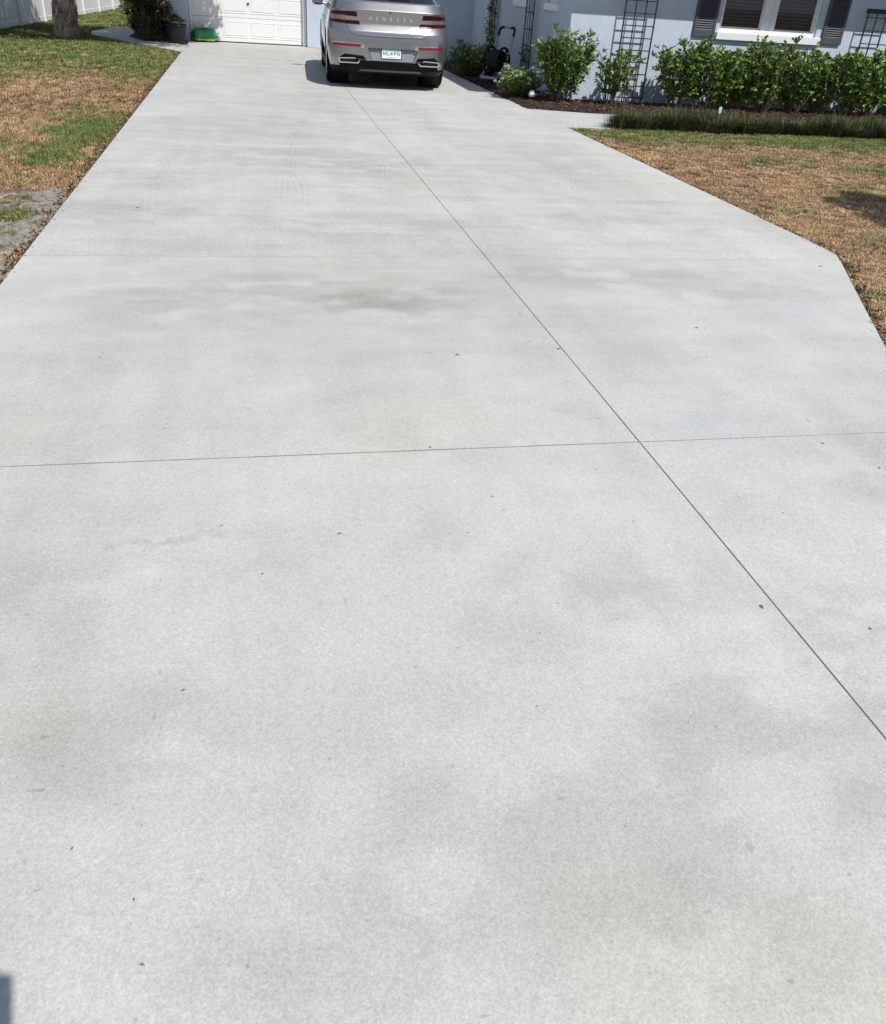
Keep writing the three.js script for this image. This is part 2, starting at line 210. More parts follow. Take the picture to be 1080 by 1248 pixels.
// ------------------------------------------------------------------ house
const stuccoBump = tex(512, 512, (u, v, c) => { c[0] = c[1] = c[2] = 255 * (0.4 * vn(u * 128, v * 128) + 0.4 * vn(u * 64 + 3, v * 64) + 0.2 * vn(u * 16, v * 16)); }, false);
const wallTex = tex(512, 512, (u, v, c) => { const k = 1 + .035 * (vn(u * 8, v * 8) - .5) + .03 * (vn(u * 32 + 4, v * 32) - .5) + .03 * (vn(u * 256, v * 256) - .5); c[0] = 193 * k; c[1] = 204 * k; c[2] = 219 * k; });
const wallMat = std({ map: rep(wallTex, 0.4), roughness: 0.92, bumpMap: rep(stuccoBump, 1), bumpScale: 0.003 });
const whiteTex = tex(256, 256, (u, v, c) => { const k = 1 - .03 * vn(u * 32, v * 32) - .025 * vn(u * 128, v * 128); c[0] = 240 * k; c[1] = 241 * k; c[2] = 242 * k; });
const trimMat = std({ map: rep(whiteTex, 1), roughness: 0.5 });
const shutterMat = std({ color: lin(.075, .08, .095), roughness: 0.55 });
const glassMat = phy({ color: lin(.02, .025, .025), roughness: 0.06, metalness: 0, specularIntensity: 0.6 });
const blindMat = std({ color: lin(.05, .058, .054), roughness: 0.8 });
const blackMetal = std({ color: lin(.018, .018, .02), roughness: 0.5, metalness: 0.2 });
const roofMat = std({ color: lin(.3, .28, .26), roughness: 0.95, bumpMap: rep(stuccoBump, 2), bumpScale: .01 });
const ZF = -15.4, XW = 5.2, ZG = -24.6, ZB = -22.6;
const house = thing('house', 'pale blue grey stucco house with a white garage door and dark shutters', 'house', [0, 0, 0]);
function wallGeo(outline, holes, depth) { const s = new THREE.Shape(outline.map(p => new THREE.Vector2(...p))); for (const h of holes) s.holes.push(new THREE.Path(h.map(p => new THREE.Vector2(...p)))); return new THREE.ExtrudeGeometry(s, { depth, bevelEnabled: false }); }
const rect = (a, b, c, d) => [[a, c], [b, c], [b, d], [a, d]];
const HW = 2.33;
{ // front wall of the wing, side wall, back wall, garage walls
  const g1 = wallGeo(rect(XW, 12.6, -0.1, HW), [rect(7.86, 9.71, 1.17, 2.22)], 0.2); g1.translate(0, 0, ZF - 0.2);
  const W1 = part('wall', g1, wallMat, house);
  const g2 = wallGeo(rect(15.6, 22.6, -0.1, HW), [rect(16.2, 16.8, 1.41, 2.2), rect(18.0, 18.9, 1.41, 2.2)], 0.2); g2.rotateY(Math.PI / 2); g2.translate(XW, 0, 0);   // shape x = -z
  part('wall', g2, wallMat, house);
  part('wall', bx(3.2, XW - .003, -.1, HW, ZB - .2, ZB), wallMat, house);
  part('wall', bx(3.2, 3.4, -.1, HW, ZB - .203, ZG), wallMat, house);
  const g3 = wallGeo([[-1.93, -.1], [-1.43, -.1], [-1.43, 2.15], [1.42, 2.15], [1.42, -.1], [3.2, -.1], [3.2, HW], [-1.93, HW]], [], 0.42); g3.translate(0, 0, ZG - .42);
  part('wall', g3, wallMat, house);
  part('wall', bx(-1.93, -1.73, -.1, HW, ZG - .425, -33), wallMat, house);
  part('wall', bx(12.4, 12.597, -.1, HW, ZF - .203, -33), wallMat, house);
  part('wall', bx(-1.93, 12.6, -.1, HW, -33.003, -33.2), wallMat, house);
}
function windowUnit(parent, w, h, sashes, place) { // centred at bottom middle, facing +z
  const W = new THREE.Group(); W.name = 'window'; parent.add(W); place(W);
  const f = [bx(-w / 2, -w / 2 + .05, 0, h, -.12, -.04, .004), bx(w / 2 - .05, w / 2, 0, h, -.12, -.04, .004), bx(-w / 2 + .051, w / 2 - .051, 0, .055, -.12, -.04, .004), bx(-w / 2 + .051, w / 2 - .051, h - .05, h, -.12, -.04, .004)];
  part('frame', f, trimMat, W);
  if (sashes === 2) { part('mullion', [bx(-.125, -.045, .056, h - .051, -.125, -.045, .004), bx(.045, .125, .056, h - .051, -.125, -.045, .004), bx(-.044, .044, .056, h - .051, -.13, -.06, .004)], trimMat, W); }
  const bays = sashes === 2 ? [[-w / 2 + .051, -.126], [.126, w / 2 - .051]] : [[-w / 2 + .051, w / 2 - .051]];
  for (const [a, b] of bays) {
    part('sash', [bx(a, a + .022, .056, h - .051, -.11, -.075, .003), bx(b - .022, b, .056, h - .051, -.11, -.075, .003), bx(a + .023, b - .023, .056, .082, -.11, -.07, .003), bx(a + .023, b - .023, h - .075, h - .051, -.11, -.075, .003)], trimMat, W);
    part('pane', bx(a + .023, b - .023, .083, h - .076, -.096, -.092), phy({ color: 0xffffff, roughness: 0.03, transmission: 1, thickness: 0, ior: 1.45, specularIntensity: .7 }), W);
    const n = Math.floor((h - .1) / .052); const sl = bx(a + .024, b - .024, -.0015, .0015, -.024, .024); sl.rotateX(0.7);
    for (let i = 0; i < n; i++) { const s = part('blind_slat', sl, blindMat, W); s.position.set(0, .1 + i * .052, -.15); }
    part('blind_back', bx(a + .02, b - .02, .056, h - .04, -.2, -.19), std({ color: lin(.012, .013, .013), roughness: .9 }), W);
  }
  part('sill', bx(-w / 2 - .045, w / 2 + .085, -.115, -.001, -.13, .055, .008), trimMat, W);
  return W;
}
windowUnit(house, 1.85, 1.05, 2, (W) => W.position.set(8.785, 1.17, ZF));
windowUnit(house, 0.9, .79, 1, (W) => { W.position.set(XW, 1.41, -18.45); W.rotation.y = -Math.PI / 2; });
windowUnit(house, 0.6, .79, 1, (W) => { W.position.set(XW, 1.41, -16.5); W.rotation.y = -Math.PI / 2; });
for (const x0 of [7.38, 9.82]) { const S = new THREE.Group(); S.name = 'shutter'; S.position.set(x0, 1.08, ZF + .002); house.add(S); const w = .4, h = 1.18;
  part('stile', bx(0, .05, 0, h, 0, .035, .004), shutterMat, S); part('stile', bx(w - .05, w, 0, h, 0, .035, .004), shutterMat, S);
  part('rail', bx(.0505, w - .0505, 0, .1, 0, .034, .004), shutterMat, S); part('rail', bx(.0505, w - .0505, h - .07, h, 0, .034, .004), shutterMat, S); part('backing', bx(.0505, w - .0505, .1, h - .07, 0, .006), shutterMat, S);
  const lg = bx(.051, w - .051, -.003, .003, -.017, .017); lg.rotateX(.85); for (let i = 0; i < 30; i++) { const l = part('louver', lg, shutterMat, S); l.position.set(0, .117 + i * .0335, .019); } }
// garage door
{ const dmat = std({ map: rep(whiteTex, 1), color: 0xffffff, roughness: .45 }), G = new THREE.Group(); G.name = 'garage_door'; G.position.set(-1.425, 0, ZG - .25); house.add(G); const w = 2.84;
  part('jamb_trim', [bx(w - .09, w - .004, 0, 2.14, .02, .1, .006)], trimMat, G); part('jamb_trim', [bx(.004, .05, 0, 2.14, .02, .1, .006)], trimMat, G);
  const frame = (x0, x1, y0, y1) => { const s = new THREE.Shape([new THREE.Vector2(x0, y0), new THREE.Vector2(x1, y0), new THREE.Vector2(x1, y1), new THREE.Vector2(x0, y1)]); const c = .018; s.holes.push(new THREE.Path([new THREE.Vector2(x0 + c, y0 + c), new THREE.Vector2(x0 + c, y1 - c), new THREE.Vector2(x1 - c, y1 - c), new THREE.Vector2(x1 - c, y0 + c)])); const g = new THREE.ExtrudeGeometry(s, { depth: .004, bevelEnabled: true, bevelSize: .004, bevelThickness: .004, bevelSegments: 1 }); return g; };
  for (let r = 0; r < 4; r++) { const y0 = .02 + r * .53; part('door_section', bx(.006, w - .006, y0 + .003, y0 + .527, -.05, 0, .006), dmat, G);
    for (let c = 0; c < 4; c++) { const x0 = .09 + c * .685, x1 = x0 + .61; part('panel', [frame(x0, x1, y0 + .1, y0 + .45), metUV(new THREE.BoxGeometry(.52, .26, .012).translate((x0 + x1) / 2, y0 + .275, .004))], dmat, G); } }
  part('handle', [bx(1.39, 1.45, .86, .88, .003, .03, .004), bx(1.41, 1.43, .83, .86, .003, .02, .003)], blackMetal, G);
  part('bottom_seal', bx(.006, w - .006, 0.003, .021, -.045, -.003), std({ color: lin(.12, .08, .055), roughness: .9 }), G); }
{ // eaves and roofs
  const hip = (x0, x1, z0, z1, y, rise) => { const d = Math.min(x1 - x0, z0 - z1) / 2; const along = (x1 - x0) > (z0 - z1); const a = along ? [x0 + d, y + rise, (z0 + z1) / 2] : [(x0 + x1) / 2, y + rise, z0 - d], b = along ? [x1 - d, y + rise, (z0 + z1) / 2] : [(x0 + x1) / 2, y + rise, z1 + d];
    const A = [x0, y, z0], B = [x1, y, z0], C = [x1, y, z1], E_ = [x0, y, z1]; const T = along ? [A, B, b, A, b, a, B, C, b, C, E_, a, C, a, b, E_, A, a] : [A, B, a, B, C, b, B, b, a, C, E_, b, E_, A, a, E_, a, b]; T.push(A, C, B, A, E_, C);
    const g = new THREE.BufferGeometry(); g.setAttribute('position', new THREE.Float32BufferAttribute(T.flat(), 3)); g.computeVertexNormals(); g.setAttribute('normal', g.attributes.normal); g.setAttribute('uv', new THREE.Float32BufferAttribute(new Array(T.length * 2).fill(0), 2)); return metUV(g); };
  const soffit = std({ map: rep(whiteTex, 1), roughness: .8 });
  const eave = (x0, x1, z0, z1, y) => { part('soffit', bx(x0 + .02, x1 - .02, y + .06, y + .1, z1 + .02, z0 - .02), soffit, house);
    part('fascia', [bx(x0, x1, y, y + .2, z0 - .02, z0), bx(x0, x0 + .02, y, y + .2, z1, z0 - .021), bx(x1 - .02, x1, y, y + .2, z1, z0 - .021), bx(x0, x1, y, y + .2, z1 - .02, z1 - .0005)], trimMat, house); part('roof', hip(x0 - .03, x1 + .03, z0 + .03, z1 - .03, y + .203, (y > 2.35 ? 1.6 : 1.62)), roofMat, house); };
  eave(4.6, 13.2, ZF + .6, -33.8, 2.28);
  eave(-2.4, 5.4, ZG + .45, -33.7, 2.40);
  part('porch_soffit', bx(2.9, 4.59, 2.405, 2.6, ZB + .45, ZG + .47), soffit, house);
}

// ------------------------------------------------------------------ white vinyl fence along the left lawn
{ const vinyl = std({ map: rep(whiteTex, .7), roughness: .42 }); const F = thing('vinyl_fence', 'tall white vinyl board fence along the lawn by the tree', 'fence', [fenceX(-22.4), 0, -22.4], -Math.atan(0.068));
  const post = mergeGeometries([plain(bx(-.06, .06, -.1, 1.9, -.06, .06, .006)), plain(new THREE.ConeGeometry(.1, .07, 4).rotateY(Math.PI / 4).translate(0, 1.935, 0))]), board = bx(-.016, .016, .1, 1.72, -.1385, .1385, .007), rail = bx(-.024, .024, 0, .12, -1.138, 1.138, .006);
  for (let i = 0; i < 11; i++) { const z = -i * 2.4; const p = part('post', post, vinyl, F); p.position.z = z; if (i === 10) break;
    for (const y of [-.01, 1.70]) { const q = part('rail', rail, vinyl, F); q.position.set(0, y, z - 1.2); }
    for (let k = 0; k < 8; k++) { const b = part('board', board, vinyl, F); b.position.set(0, 0, z - .19 - k * .2885 ); } }
}

// ------------------------------------------------------------------ silver car
const font = await new FontLoader().loadAsync('fonts/droid/droid_sans_bold.typeface.json');
const paint = phy({ color: lin(.30, .296, .302), metalness: .86, roughness: .30, clearcoat: 1, clearcoatRoughness: .04 });
const chrome = std({ color: lin(.75, .75, .76), metalness: 1, roughness: .14 });
const blackPlastic = phy({ color: lin(.009, .009, .010), roughness: .6, specularIntensity: .5 });
const gloss = phy({ color: lin(.004, .004, .005), roughness: .5, specularIntensity: .28 });
const rubber = phy({ color: lin(.008, .008, .009), roughness: .9, specularIntensity: .3 });
const redLens = phy({ color: lin(.065, .003, .007), roughness: .3, specularIntensity: .4 });
const darkRed = phy({ color: lin(.03, .002, .005), roughness: .3, specularIntensity: .35 });
const tint = phy({ color: lin(.006, .007, .008), roughness: .06, specularIntensity: .6 });
{
  const C = thing('parked_car', 'silver sport utility car parked with its tail to the street', 'car', [2.25, 0, -15.72], -0.045); C.scale.x = 1.03;
  const LV = [ // y, rear z, half width, front z
    [.20, -.34, .84, -4.70], [.235, -.12, .89, -4.84], [.30, -.035, .935, -4.92], [.45, 0, .97, -4.96], [.62, 0, .988, -4.97], [.72, -.006, .988, -4.96], [.80, -.018, .986, -4.93], [.845, -.03, .984, -4.88], [.86, -.038, .982, -4.84],
    [.938, -.098, .972, -4.7], [.948, -.108, .968, -4.62], [.96, -.112, .965, -4.55], [1.05, -.098, .95, -4.1], [1.125, -.072, .932, -3.75], [1.142, -.064, .925, -3.7], [1.15, -.065, .92, -3.66], [1.16, -.072, .915, -3.62], [1.258, -.152, .885, -3.5], [1.275, -.2, .87, -3.45]];
  const at = (y, k) => { if (y <= LV[0][0]) return LV[0][k]; for (let i = 1; i < LV.length; i++) if (y <= LV[i][0]) { const t = (y - LV[i - 1][0]) / (LV[i][0] - LV[i - 1][0]); return lerp(LV[i - 1][k], LV[i][k], t); } return LV[LV.length - 1][k]; };
  const NR = 4.2, LR = .62;
  const surf = (x, y) => { const hw = at(y, 2), q = Math.min(.9999, Math.abs(x) / hw); return at(y, 1) - LR + LR * Math.pow(1 - Math.pow(q, NR), 1 / NR); };
  const half = 40, contour = (y, zr, hw, zf, NR_ = NR, L = LR, Lf = .7, nf = 3.2) => { const p = []; // start at the left side, over the rear to the right, then over the front
    for (let i = 0; i <= half; i++) { const t = Math.PI * (1 - i / half), c = Math.cos(t), s = Math.sin(t); p.push([hw * Math.sign(c) * Math.pow(Math.abs(c), 2 / NR_), y, zr - L + L * Math.pow(Math.abs(s), 2 / NR_)]); }
    for (let i = 1; i <= 8; i++) p.push([hw, y, lerp(zr - L, zf + Lf, i / 8)]);
    for (let i = 1; i <= 16; i++) { const t = Math.PI * i / 16, c = Math.cos(t), s = Math.sin(t); p.push([hw * Math.sign(c) * Math.pow(Math.abs(c), 2 / nf), y, zf + Lf - Lf * Math.pow(Math.abs(s), 2 / nf)]); }
    for (let i = 1; i < 8; i++) p.push([-hw, y, lerp(zf + Lf, zr - L, i / 8)]);
    return p; };
  const loft = (rings, cap = true, pick) => { const n = rings[0].length, pos = [], idx = []; rings.forEach(r => r.forEach(p => pos.push(...p)));
    for (let j = 0; j < rings.length - 1; j++) for (let i = 0; i < n; i++) { if (pick && !pick(j, i)) continue; const a = j * n + i, b = j * n + (i + 1) % n, c = a + n, d = b + n; idx.push(a, b, d, a, d, c); }
    if (cap) for (const [j, f] of [[0, 1], [rings.length - 1, -1]]) { let cx = 0, cz = 0; rings[j].forEach(p => { cx += p[0] / n; cz += p[2] / n; }); const k = pos.length / 3; pos.push(cx, rings[j][0][1], cz); for (let i = 0; i < n; i++) { const a = j * n + i, b = j * n + (i + 1) % n; f > 0 ? idx.push(b, a, k) : idx.push(a, b, k); } }
    const g = new THREE.BufferGeometry(); g.setAttribute('position', new THREE.Float32BufferAttribute(pos, 3)); g.setIndex(idx); g.computeVertexNormals(); g.setAttribute('uv', new THREE.Float32BufferAttribute(new Array(pos.length / 3 * 2).fill(0), 2)); return g; };
  // fine levels so that the creases stay crisp
  const rings = []; LV.forEach((l, i) => { if (i) for (const t of [.06, .5, .94]) { const a = LV[i - 1]; if (l[0] - a[0] > .03) rings.push(contour(lerp(a[0], l[0], t), lerp(a[1], l[1], t), lerp(a[2], l[2], t), lerp(a[3], l[3], t))); } rings.push(contour(...l)); });
  const cut = .335; const lower = rings.filter(r => r[0][1] < cut).concat([contour(cut, at(cut, 1), at(cut, 2), at(cut, 3))]), upper = [contour(cut + .001, at(cut, 1), at(cut, 2), at(cut, 3))].concat(rings.filter(r => r[0][1] > cut + .002));
  let body = new Brush(loft(upper)); body.updateMatrixWorld(); let low = new Brush(loft(lower)); low.updateMatrixWorld(); const ev = new Evaluator(); ev.attributes = ['position', 'normal', 'uv'];
  const WZ = [-1.0, -3.955];
  for (const s of [-1, 1]) for (const z of WZ) { const cy = new THREE.CylinderGeometry(.435, .435, .5, 40); cy.rotateZ(Math.PI / 2); const b = new Brush(cy); b.position.set(s * .85, .385, z); b.updateMatrixWorld(); body = ev.evaluate(body, b, SUBTRACTION); low = ev.evaluate(low, b, SUBTRACTION); }
  { const s = new THREE.Shape([[-.33, .432], [.33, .432], [.405, .60], [.39, .622], [-.39, .622], [-.405, .60]].map(p => new THREE.Vector2(...p))); const g = new THREE.ExtrudeGeometry(s, { depth: .3, bevelEnabled: false }); const b = new Brush(g); b.position.set(.05, 0, -.075); b.updateMatrixWorld(); body = ev.evaluate(body, b, SUBTRACTION); }
  part('lower_cladding', toCreasedNormals(low.geometry, .42), gloss, C); part('body', toCreasedNormals(body.geometry, 0.42), paint, C);
  part('underbody', bx(-.62, .62, .19, .5, -4.5, -.5), blackPlastic, C);
  for (const s of [-1, 1]) for (const z of WZ) part('wheel_well', new THREE.CylinderGeometry(.43, .43, .3, 32, 1, true).rotateZ(Math.PI / 2).translate(s * .77, .385, z), blackPlastic, C);
  // glasshouse
  const GV = [[1.2, -.235, .845, -3.56], [1.262, -.26, .835, -3.46], [1.30, -.36, .815, -3.36], [1.45, -.74, .755, -2.98], [1.58, -1.12, .69, -2.62], [1.64, -1.38, .64, -2.4], [1.675, -1.62, .56, -2.2], [1.69, -1.8, .42, -2.1]];
  const gr = GV.map(l => contour(l[0], l[1], l[2], l[3], 4.5, .45, .5, 3.6)), nR = gr[0].length;
  const isCorner = (i) => (i > 2 && i < 8) || (i > 31 && i < 37);
  part('window_glass', toCreasedNormals(loft(gr.slice(0, 5), false, (j, i) => !isCorner(i)), .5), tint, C);
  part('roof_panel', toCreasedNormals(loft(gr.slice(4), false).clone(), .5), paint, C); part('roof_cap', loft([gr[7], contour(1.694, -1.86, .36, -2.04, 4.5, .4, .08, 3.6)]), paint, C);
  part('rear_pillar', loft(gr.slice(0, 5), false, (j, i) => isCorner(i)), paint, C);
  // a shell that lies on the tail: corners [x, y], proud by off
  const patch = (q, off, nx = 12, ny = 3, back = .02) => { const pos = [], idx = [], P = (u, v) => [lerp(lerp(q[0][0], q[1][0], u), lerp(q[3][0], q[2][0], u), v), lerp(lerp(q[0][1], q[1][1], u), lerp(q[3][1], q[2][1], u), v)];
    for (const o of [off, -back]) for (let j = 0; j <= ny; j++) for (let i = 0; i <= nx; i++) { const [x, y] = P(i / nx, j / ny); pos.push(x, y, surf(x, y) + o); }
    const N = (nx + 1) * (ny + 1), k = (i, j) => j * (nx + 1) + i; for (let j = 0; j < ny; j++) for (let i = 0; i < nx; i++) idx.push(k(i, j), k(i + 1, j), k(i + 1, j + 1), k(i, j), k(i + 1, j + 1), k(i, j + 1));
    for (let i = 0; i < nx; i++) { let a = k(i, 0), b = k(i + 1, 0); idx.push(a, a + N, b, b, a + N, b + N); a = k(i, ny); b = k(i + 1, ny); idx.push(a, b, a + N, b, b + N, a + N); }
    for (let j = 0; j < ny; j++) { let a = k(0, j), b = k(0, j + 1); idx.push(a, b, a + N, b, b + N, a + N); a = k(nx, j); b = k(nx, j + 1); idx.push(a, a + N, b, b, a + N, b + N); }
    const g = new THREE.BufferGeometry(); g.setAttribute('position', new THREE.Float32BufferAttribute(pos, 3)); g.setIndex(idx); g.setAttribute('uv', new THREE.Float32BufferAttribute(new Array(pos.length / 3 * 2).fill(0), 2)); g.computeVertexNormals(); return toCreasedNormals(g, .6); };
  const mir = (q) => q.map(([x, y]) => [-x, y]).reverse().map((p, i, a) => [a[2], a[3], a[0], a[1]][i]);
  const both = (name, q, off, m, nx, ny) => { part(name, patch(q, off, nx, ny), m, C); const r = q.map(([x, y]) => [-x, y]); part(name, patch([r[1], r[0], r[3], r[2]], off, nx, ny), m, C); };
  both('tail_light', [[-.935, 1.068], [-.715, 1.058], [-.715, 1.118], [-.93, 1.108]], .006, redLens);
  both('tail_light', [[-.71, 1.056], [-.515, 1.048], [-.53, 1.118], [-.71, 1.118]], .006, darkRed);
  both('tail_light', [[-.948, .958], [-.715, .946], [-.715, .992], [-.944, .998]], .006, redLens);
  both('tail_light', [[-.71, .945], [-.47, .94], [-.49, .99], [-.71, .992]], .006, darkRed);
  both('tail_light_trim', [[-.93, 1.008], [-.505, 1.0], [-.515, 1.04], [-.925, 1.05]], .003, std({ color: lin(.35, .27, .28), roughness: .25, metalness: .6 }));
  both('reflector', [[-.89, .632], [-.465, .628], [-.465, .660], [-.90, .668]], .007, phy({ color: lin(.2, .012, .028), roughness: .35, specularIntensity: .5 }));
  both('chrome_strip', [[-.965, .672], [-.40, .664], [-.40, .673], [-.965, .682]], .007, chrome);
  both('chrome_strip', [[-.46, .605], [-.405, .612], [-.40, .662], [-.46, .655]], .010, chrome);
  // black lower bumper, exhausts
  part('diffuser', [patch([[-.80, .235], [-.345, .235], [-.345, .43], [-.80, .46]], .006), patch([[-.345, .235], [.42, .235], [.42, .425], [-.345, .43]], .0062), patch([[.42, .235], [.80, .235], [.80, .46], [.42, .43]], .006), patch([[-.80, .46], [-.37, .44], [-.42, .50], [-.72, .515]], .0064), patch([[.42, .44], [.80, .46], [.74, .515], [.46, .50]], .0064)], gloss, C);
  part('skid_strip', patch([[-.5, .268], [.55, .268], [.5, .300], [-.45, .300]], .016), std({ color: lin(.09, .09, .09), roughness: .4 }), C);
  for (const s of [-1, 1]) { const w = .175, shp = new THREE.Shape([[-w * .8, .385], [w * .86, .385], [w, .42], [w * .93, .455], [-w * .93, .468], [-w, .435]].map(p => new THREE.Vector2(p[0] * s + s * .64, p[1]))); const hp = [[-w * .72, .396], [w * .8, .396], [w * .92, .42], [w * .86, .444], [-w * .86, .456], [-w * .92, .43]].map(p => new THREE.Vector2(p[0] * s + s * .64, p[1])); shp.holes.push(new THREE.Path(hp));
    const g = new THREE.ExtrudeGeometry(shp, { depth: .05, bevelEnabled: true, bevelSize: .003, bevelThickness: .003, bevelSegments: 1 }); const e = part('exhaust_tip', g, chrome, C); e.position.z = surf(.64, .42) - .025; part('exhaust_hole', new THREE.ExtrudeGeometry(new THREE.Shape(hp), { depth: .01, bevelEnabled: false }), blackPlastic, C).position.z = surf(.64, .42) + .008; }
  // number plate on its slanting shelf
  { const s = new THREE.Shape([[-.325, 0], [.325, 0], [.395, .185], [-.395, .185]].map(p => new THREE.Vector2(...p))); const g = new THREE.ExtrudeGeometry(s, { depth: .01, bevelEnabled: false }); const o = part('plate_recess', g, paint, C); o.position.set(.05, .434, -.012); o.rotation.x = -.32;
    const cv = document.createElement('canvas'); cv.width = 320; cv.height = 170; const x = cv.getContext('2d'); x.fillStyle = '#dfeef0'; x.fillRect(0, 0, 320, 170); x.fillStyle = '#8fbcc4'; x.fillRect(0, 0, 320, 40); x.fillStyle = '#8aa866'; x.fillRect(250, 6, 56, 34); x.fillStyle = '#b58a5a'; x.beginPath(); x.arc(160, 92, 26, 0, 7); x.fill();
    x.fillStyle = '#2c6a72'; x.textAlign = 'center'; x.font = 'bold 84px sans-serif'; x.fillText('ML', 72, 122); x.fillText('PN', 250, 122); x.font = 'bold 26px sans-serif'; x.fillText('FLORIDA', 150, 31); x.font = 'bold 20px sans-serif'; x.fillText('SUNSHINE STATE', 160, 158);
    const t = new THREE.CanvasTexture(cv); t.colorSpace = THREE.SRGBColorSpace; const pg = new THREE.BoxGeometry(.31, .158, .004); const P = part('license_plate', pg, [0, 1, 2, 3, 5].reduce((a, i) => { a[i] = std({ color: lin(.05, .08, .12), roughness: .5 }); return a; }, Object.assign([], { 4: std({ map: t, roughness: .45 }) })), C); P.position.set(.03, .555, -.022); P.rotation.x = -.13;
    part('plate_frame', [bx(-.165, -.156, -.088, .088, -.004, .007), bx(.156, .165, -.088, .088, -.004, .007), bx(-.1559, .1559, -.088, -.08, -.004, .007), bx(-.1559, .1559, .08, .088, -.004, .007)], blackPlastic, P); }
  // lettering and hatch seam
  { const word = 'GENESIS'; [...word].forEach((ch, i) => { const g = new TextGeometry(ch, { font, size: .05, depth: .006, curveSegments: 4 }); g.computeBoundingBox(); const x = -.31 + i * .108; g.translate(-(g.boundingBox.max.x + g.boundingBox.min.x) / 2, 0, 0); const l = part('letter', g, chrome, C); l.position.set(x, 1.012, surf(x, 1.035) - .003); l.rotation.x = .16; }); }
  const line = (pts, w) => { const P = []; for (let i = 0; i < pts.length - 1; i++) for (let k = 0; k < 10; k++) { const x = lerp(pts[i][0], pts[i + 1][0], k / 10), y = lerp(pts[i][1], pts[i + 1][1], k / 10); P.push([x, y, surf(x, y) + .0012]); } return tube(P, w, 90, 5); };
  const seam = std({ color: lin(.02, .02, .02), roughness: .8 });
  part('hatch_seam', line([[-.71, 1.12], [-.705, .95], [-.64, .835], [-.55, .79], [0, .775], [.55, .79], [.64, .835], [.705, .95], [.71, 1.12]], .003), seam, C);
  part('brake_light', patch([[-.012, 1.118], [.012, 1.118], [.012, 1.142], [-.012, 1.142]], .006, 2, 2), darkRed, C);
  part('crease_trim', line([[-.55, .805], [-.2, .795], [.2, .795], [.55, .805]], .004), chrome, C);
  { const w = bar([0.02, 1.315, -.375], [.34, 1.335, -.40], .008); part('rear_wiper', w, blackPlastic, C); }
  // wheels
  const tyreG = new THREE.LatheGeometry([[.25, -.135], [.30, -.14], [.352, -.138], [.376, -.12], [.384, -.08], [.384, .08], [.376, .12], [.352, .138], [.30, .14], [.25, .135]].map(p => new THREE.Vector2(...p)), 40);
  for (const s of [-1, 1]) for (const z of WZ) { const w = new THREE.Group(); w.name = 'wheel'; w.position.set(s * .842, .384, z); w.rotation.z = s * -Math.PI / 2; C.add(w); part('tyre', tyreG, rubber, w);
    const rim = [new THREE.TorusGeometry(.255, .018, 8, 40).rotateX(Math.PI / 2).translate(0, .12, 0), new THREE.CylinderGeometry(.06, .07, .04, 20).translate(0, .115, 0), new THREE.CylinderGeometry(.25, .25, .01, 32).translate(0, .02, 0)]; for (let k = 0; k < 10; k++) rim.push(new THREE.BoxGeometry(.2, .022, .03).translate(.15, .115, 0).rotateY(k * Math.PI / 5)); part('rim', rim, chrome, w); }
  for (const s of [-1, 1]) { part('arch_trim', new THREE.TorusGeometry(.44, .014, 6, 40, Math.PI * 1.08).rotateZ(-.04 * Math.PI).rotateY(Math.PI / 2).translate(s * .978, .385, WZ[0]), gloss, C); part('arch_trim', new THREE.TorusGeometry(.44, .014, 6, 40, Math.PI * 1.08).rotateZ(-.04 * Math.PI).rotateY(Math.PI / 2).translate(s * .978, .385, WZ[1]), gloss, C);
    part('side_mirror', [new RoundedBoxGeometry(.2, .13, .13, 3, .05).translate(s * 1.06, 1.16, -3.3), bar([s * .9, 1.12, -3.3], [s * 1.0, 1.14, -3.3], .025)], paint, C);
    for (const z of [-1.75, -2.75]) part('door_handle', bx(s * .955, s * .99, .93, .955, z - .11, z + .11, .008), chrome, C);
    part('sill_trim', bx(s * .94, s * .985, .22, .30, -3.45, -1.5, .015), gloss, C);
    part('window_trim', tube([[s * .85, 1.245, -.9], [s * .862, 1.25, -1.6], [s * .862, 1.25, -3.0]], .01, 20, 6), chrome, C);
    part('headlight', [bx(s * .55, s * .85, .80, .815, -4.86, -4.78), bx(s * .55, s * .85, .74, .755, -4.9, -4.82)], chrome, C); }
}

// ------------------------------------------------------------------ plant builders
function leavesGeo(list) { // list: {p, d (direction), n (normal), l, w, c}
  const N = list.length, pos = new Float32Array(N * 12 * 3), col = new Float32Array(N * 12 * 3); let o = 0; const S = new THREE.Vector3(), q = [0, 1, 2, 3, 4, 5].map(() => new THREE.Vector3());
  for (const L of list) { S.crossVectors(L.d, L.n).normalize(); const n = L.n; q[0].copy(L.p); q[1].copy(L.p).addScaledVector(L.d, L.l * .45).addScaledVector(S, L.w * .5).addScaledVector(n, L.w * .16); q[2].copy(L.p).addScaledVector(L.d, L.l * .45).addScaledVector(S, -L.w * .5).addScaledVector(n, L.w * .16); q[3].copy(L.p).addScaledVector(L.d, L.l * .5); q[4].copy(L.p).addScaledVector(L.d, L.l).addScaledVector(n, -L.l * .12);
    for (const k of [0, 3, 1, 0, 2, 3, 1, 3, 4, 3, 2, 4]) { pos[o] = q[k].x; pos[o + 1] = q[k].y; pos[o + 2] = q[k].z; col[o] = L.c.r; col[o + 1] = L.c.g; col[o + 2] = L.c.b; o += 3; } }
  const g = new THREE.BufferGeometry(); g.setAttribute('position', new THREE.BufferAttribute(pos, 3)); g.setAttribute('color', new THREE.BufferAttribute(col, 3)); g.computeVertexNormals(); return g; }
const leafMat = phy({ vertexColors: true, roughness: .42, side: THREE.DoubleSide, specularIntensity: .6 });
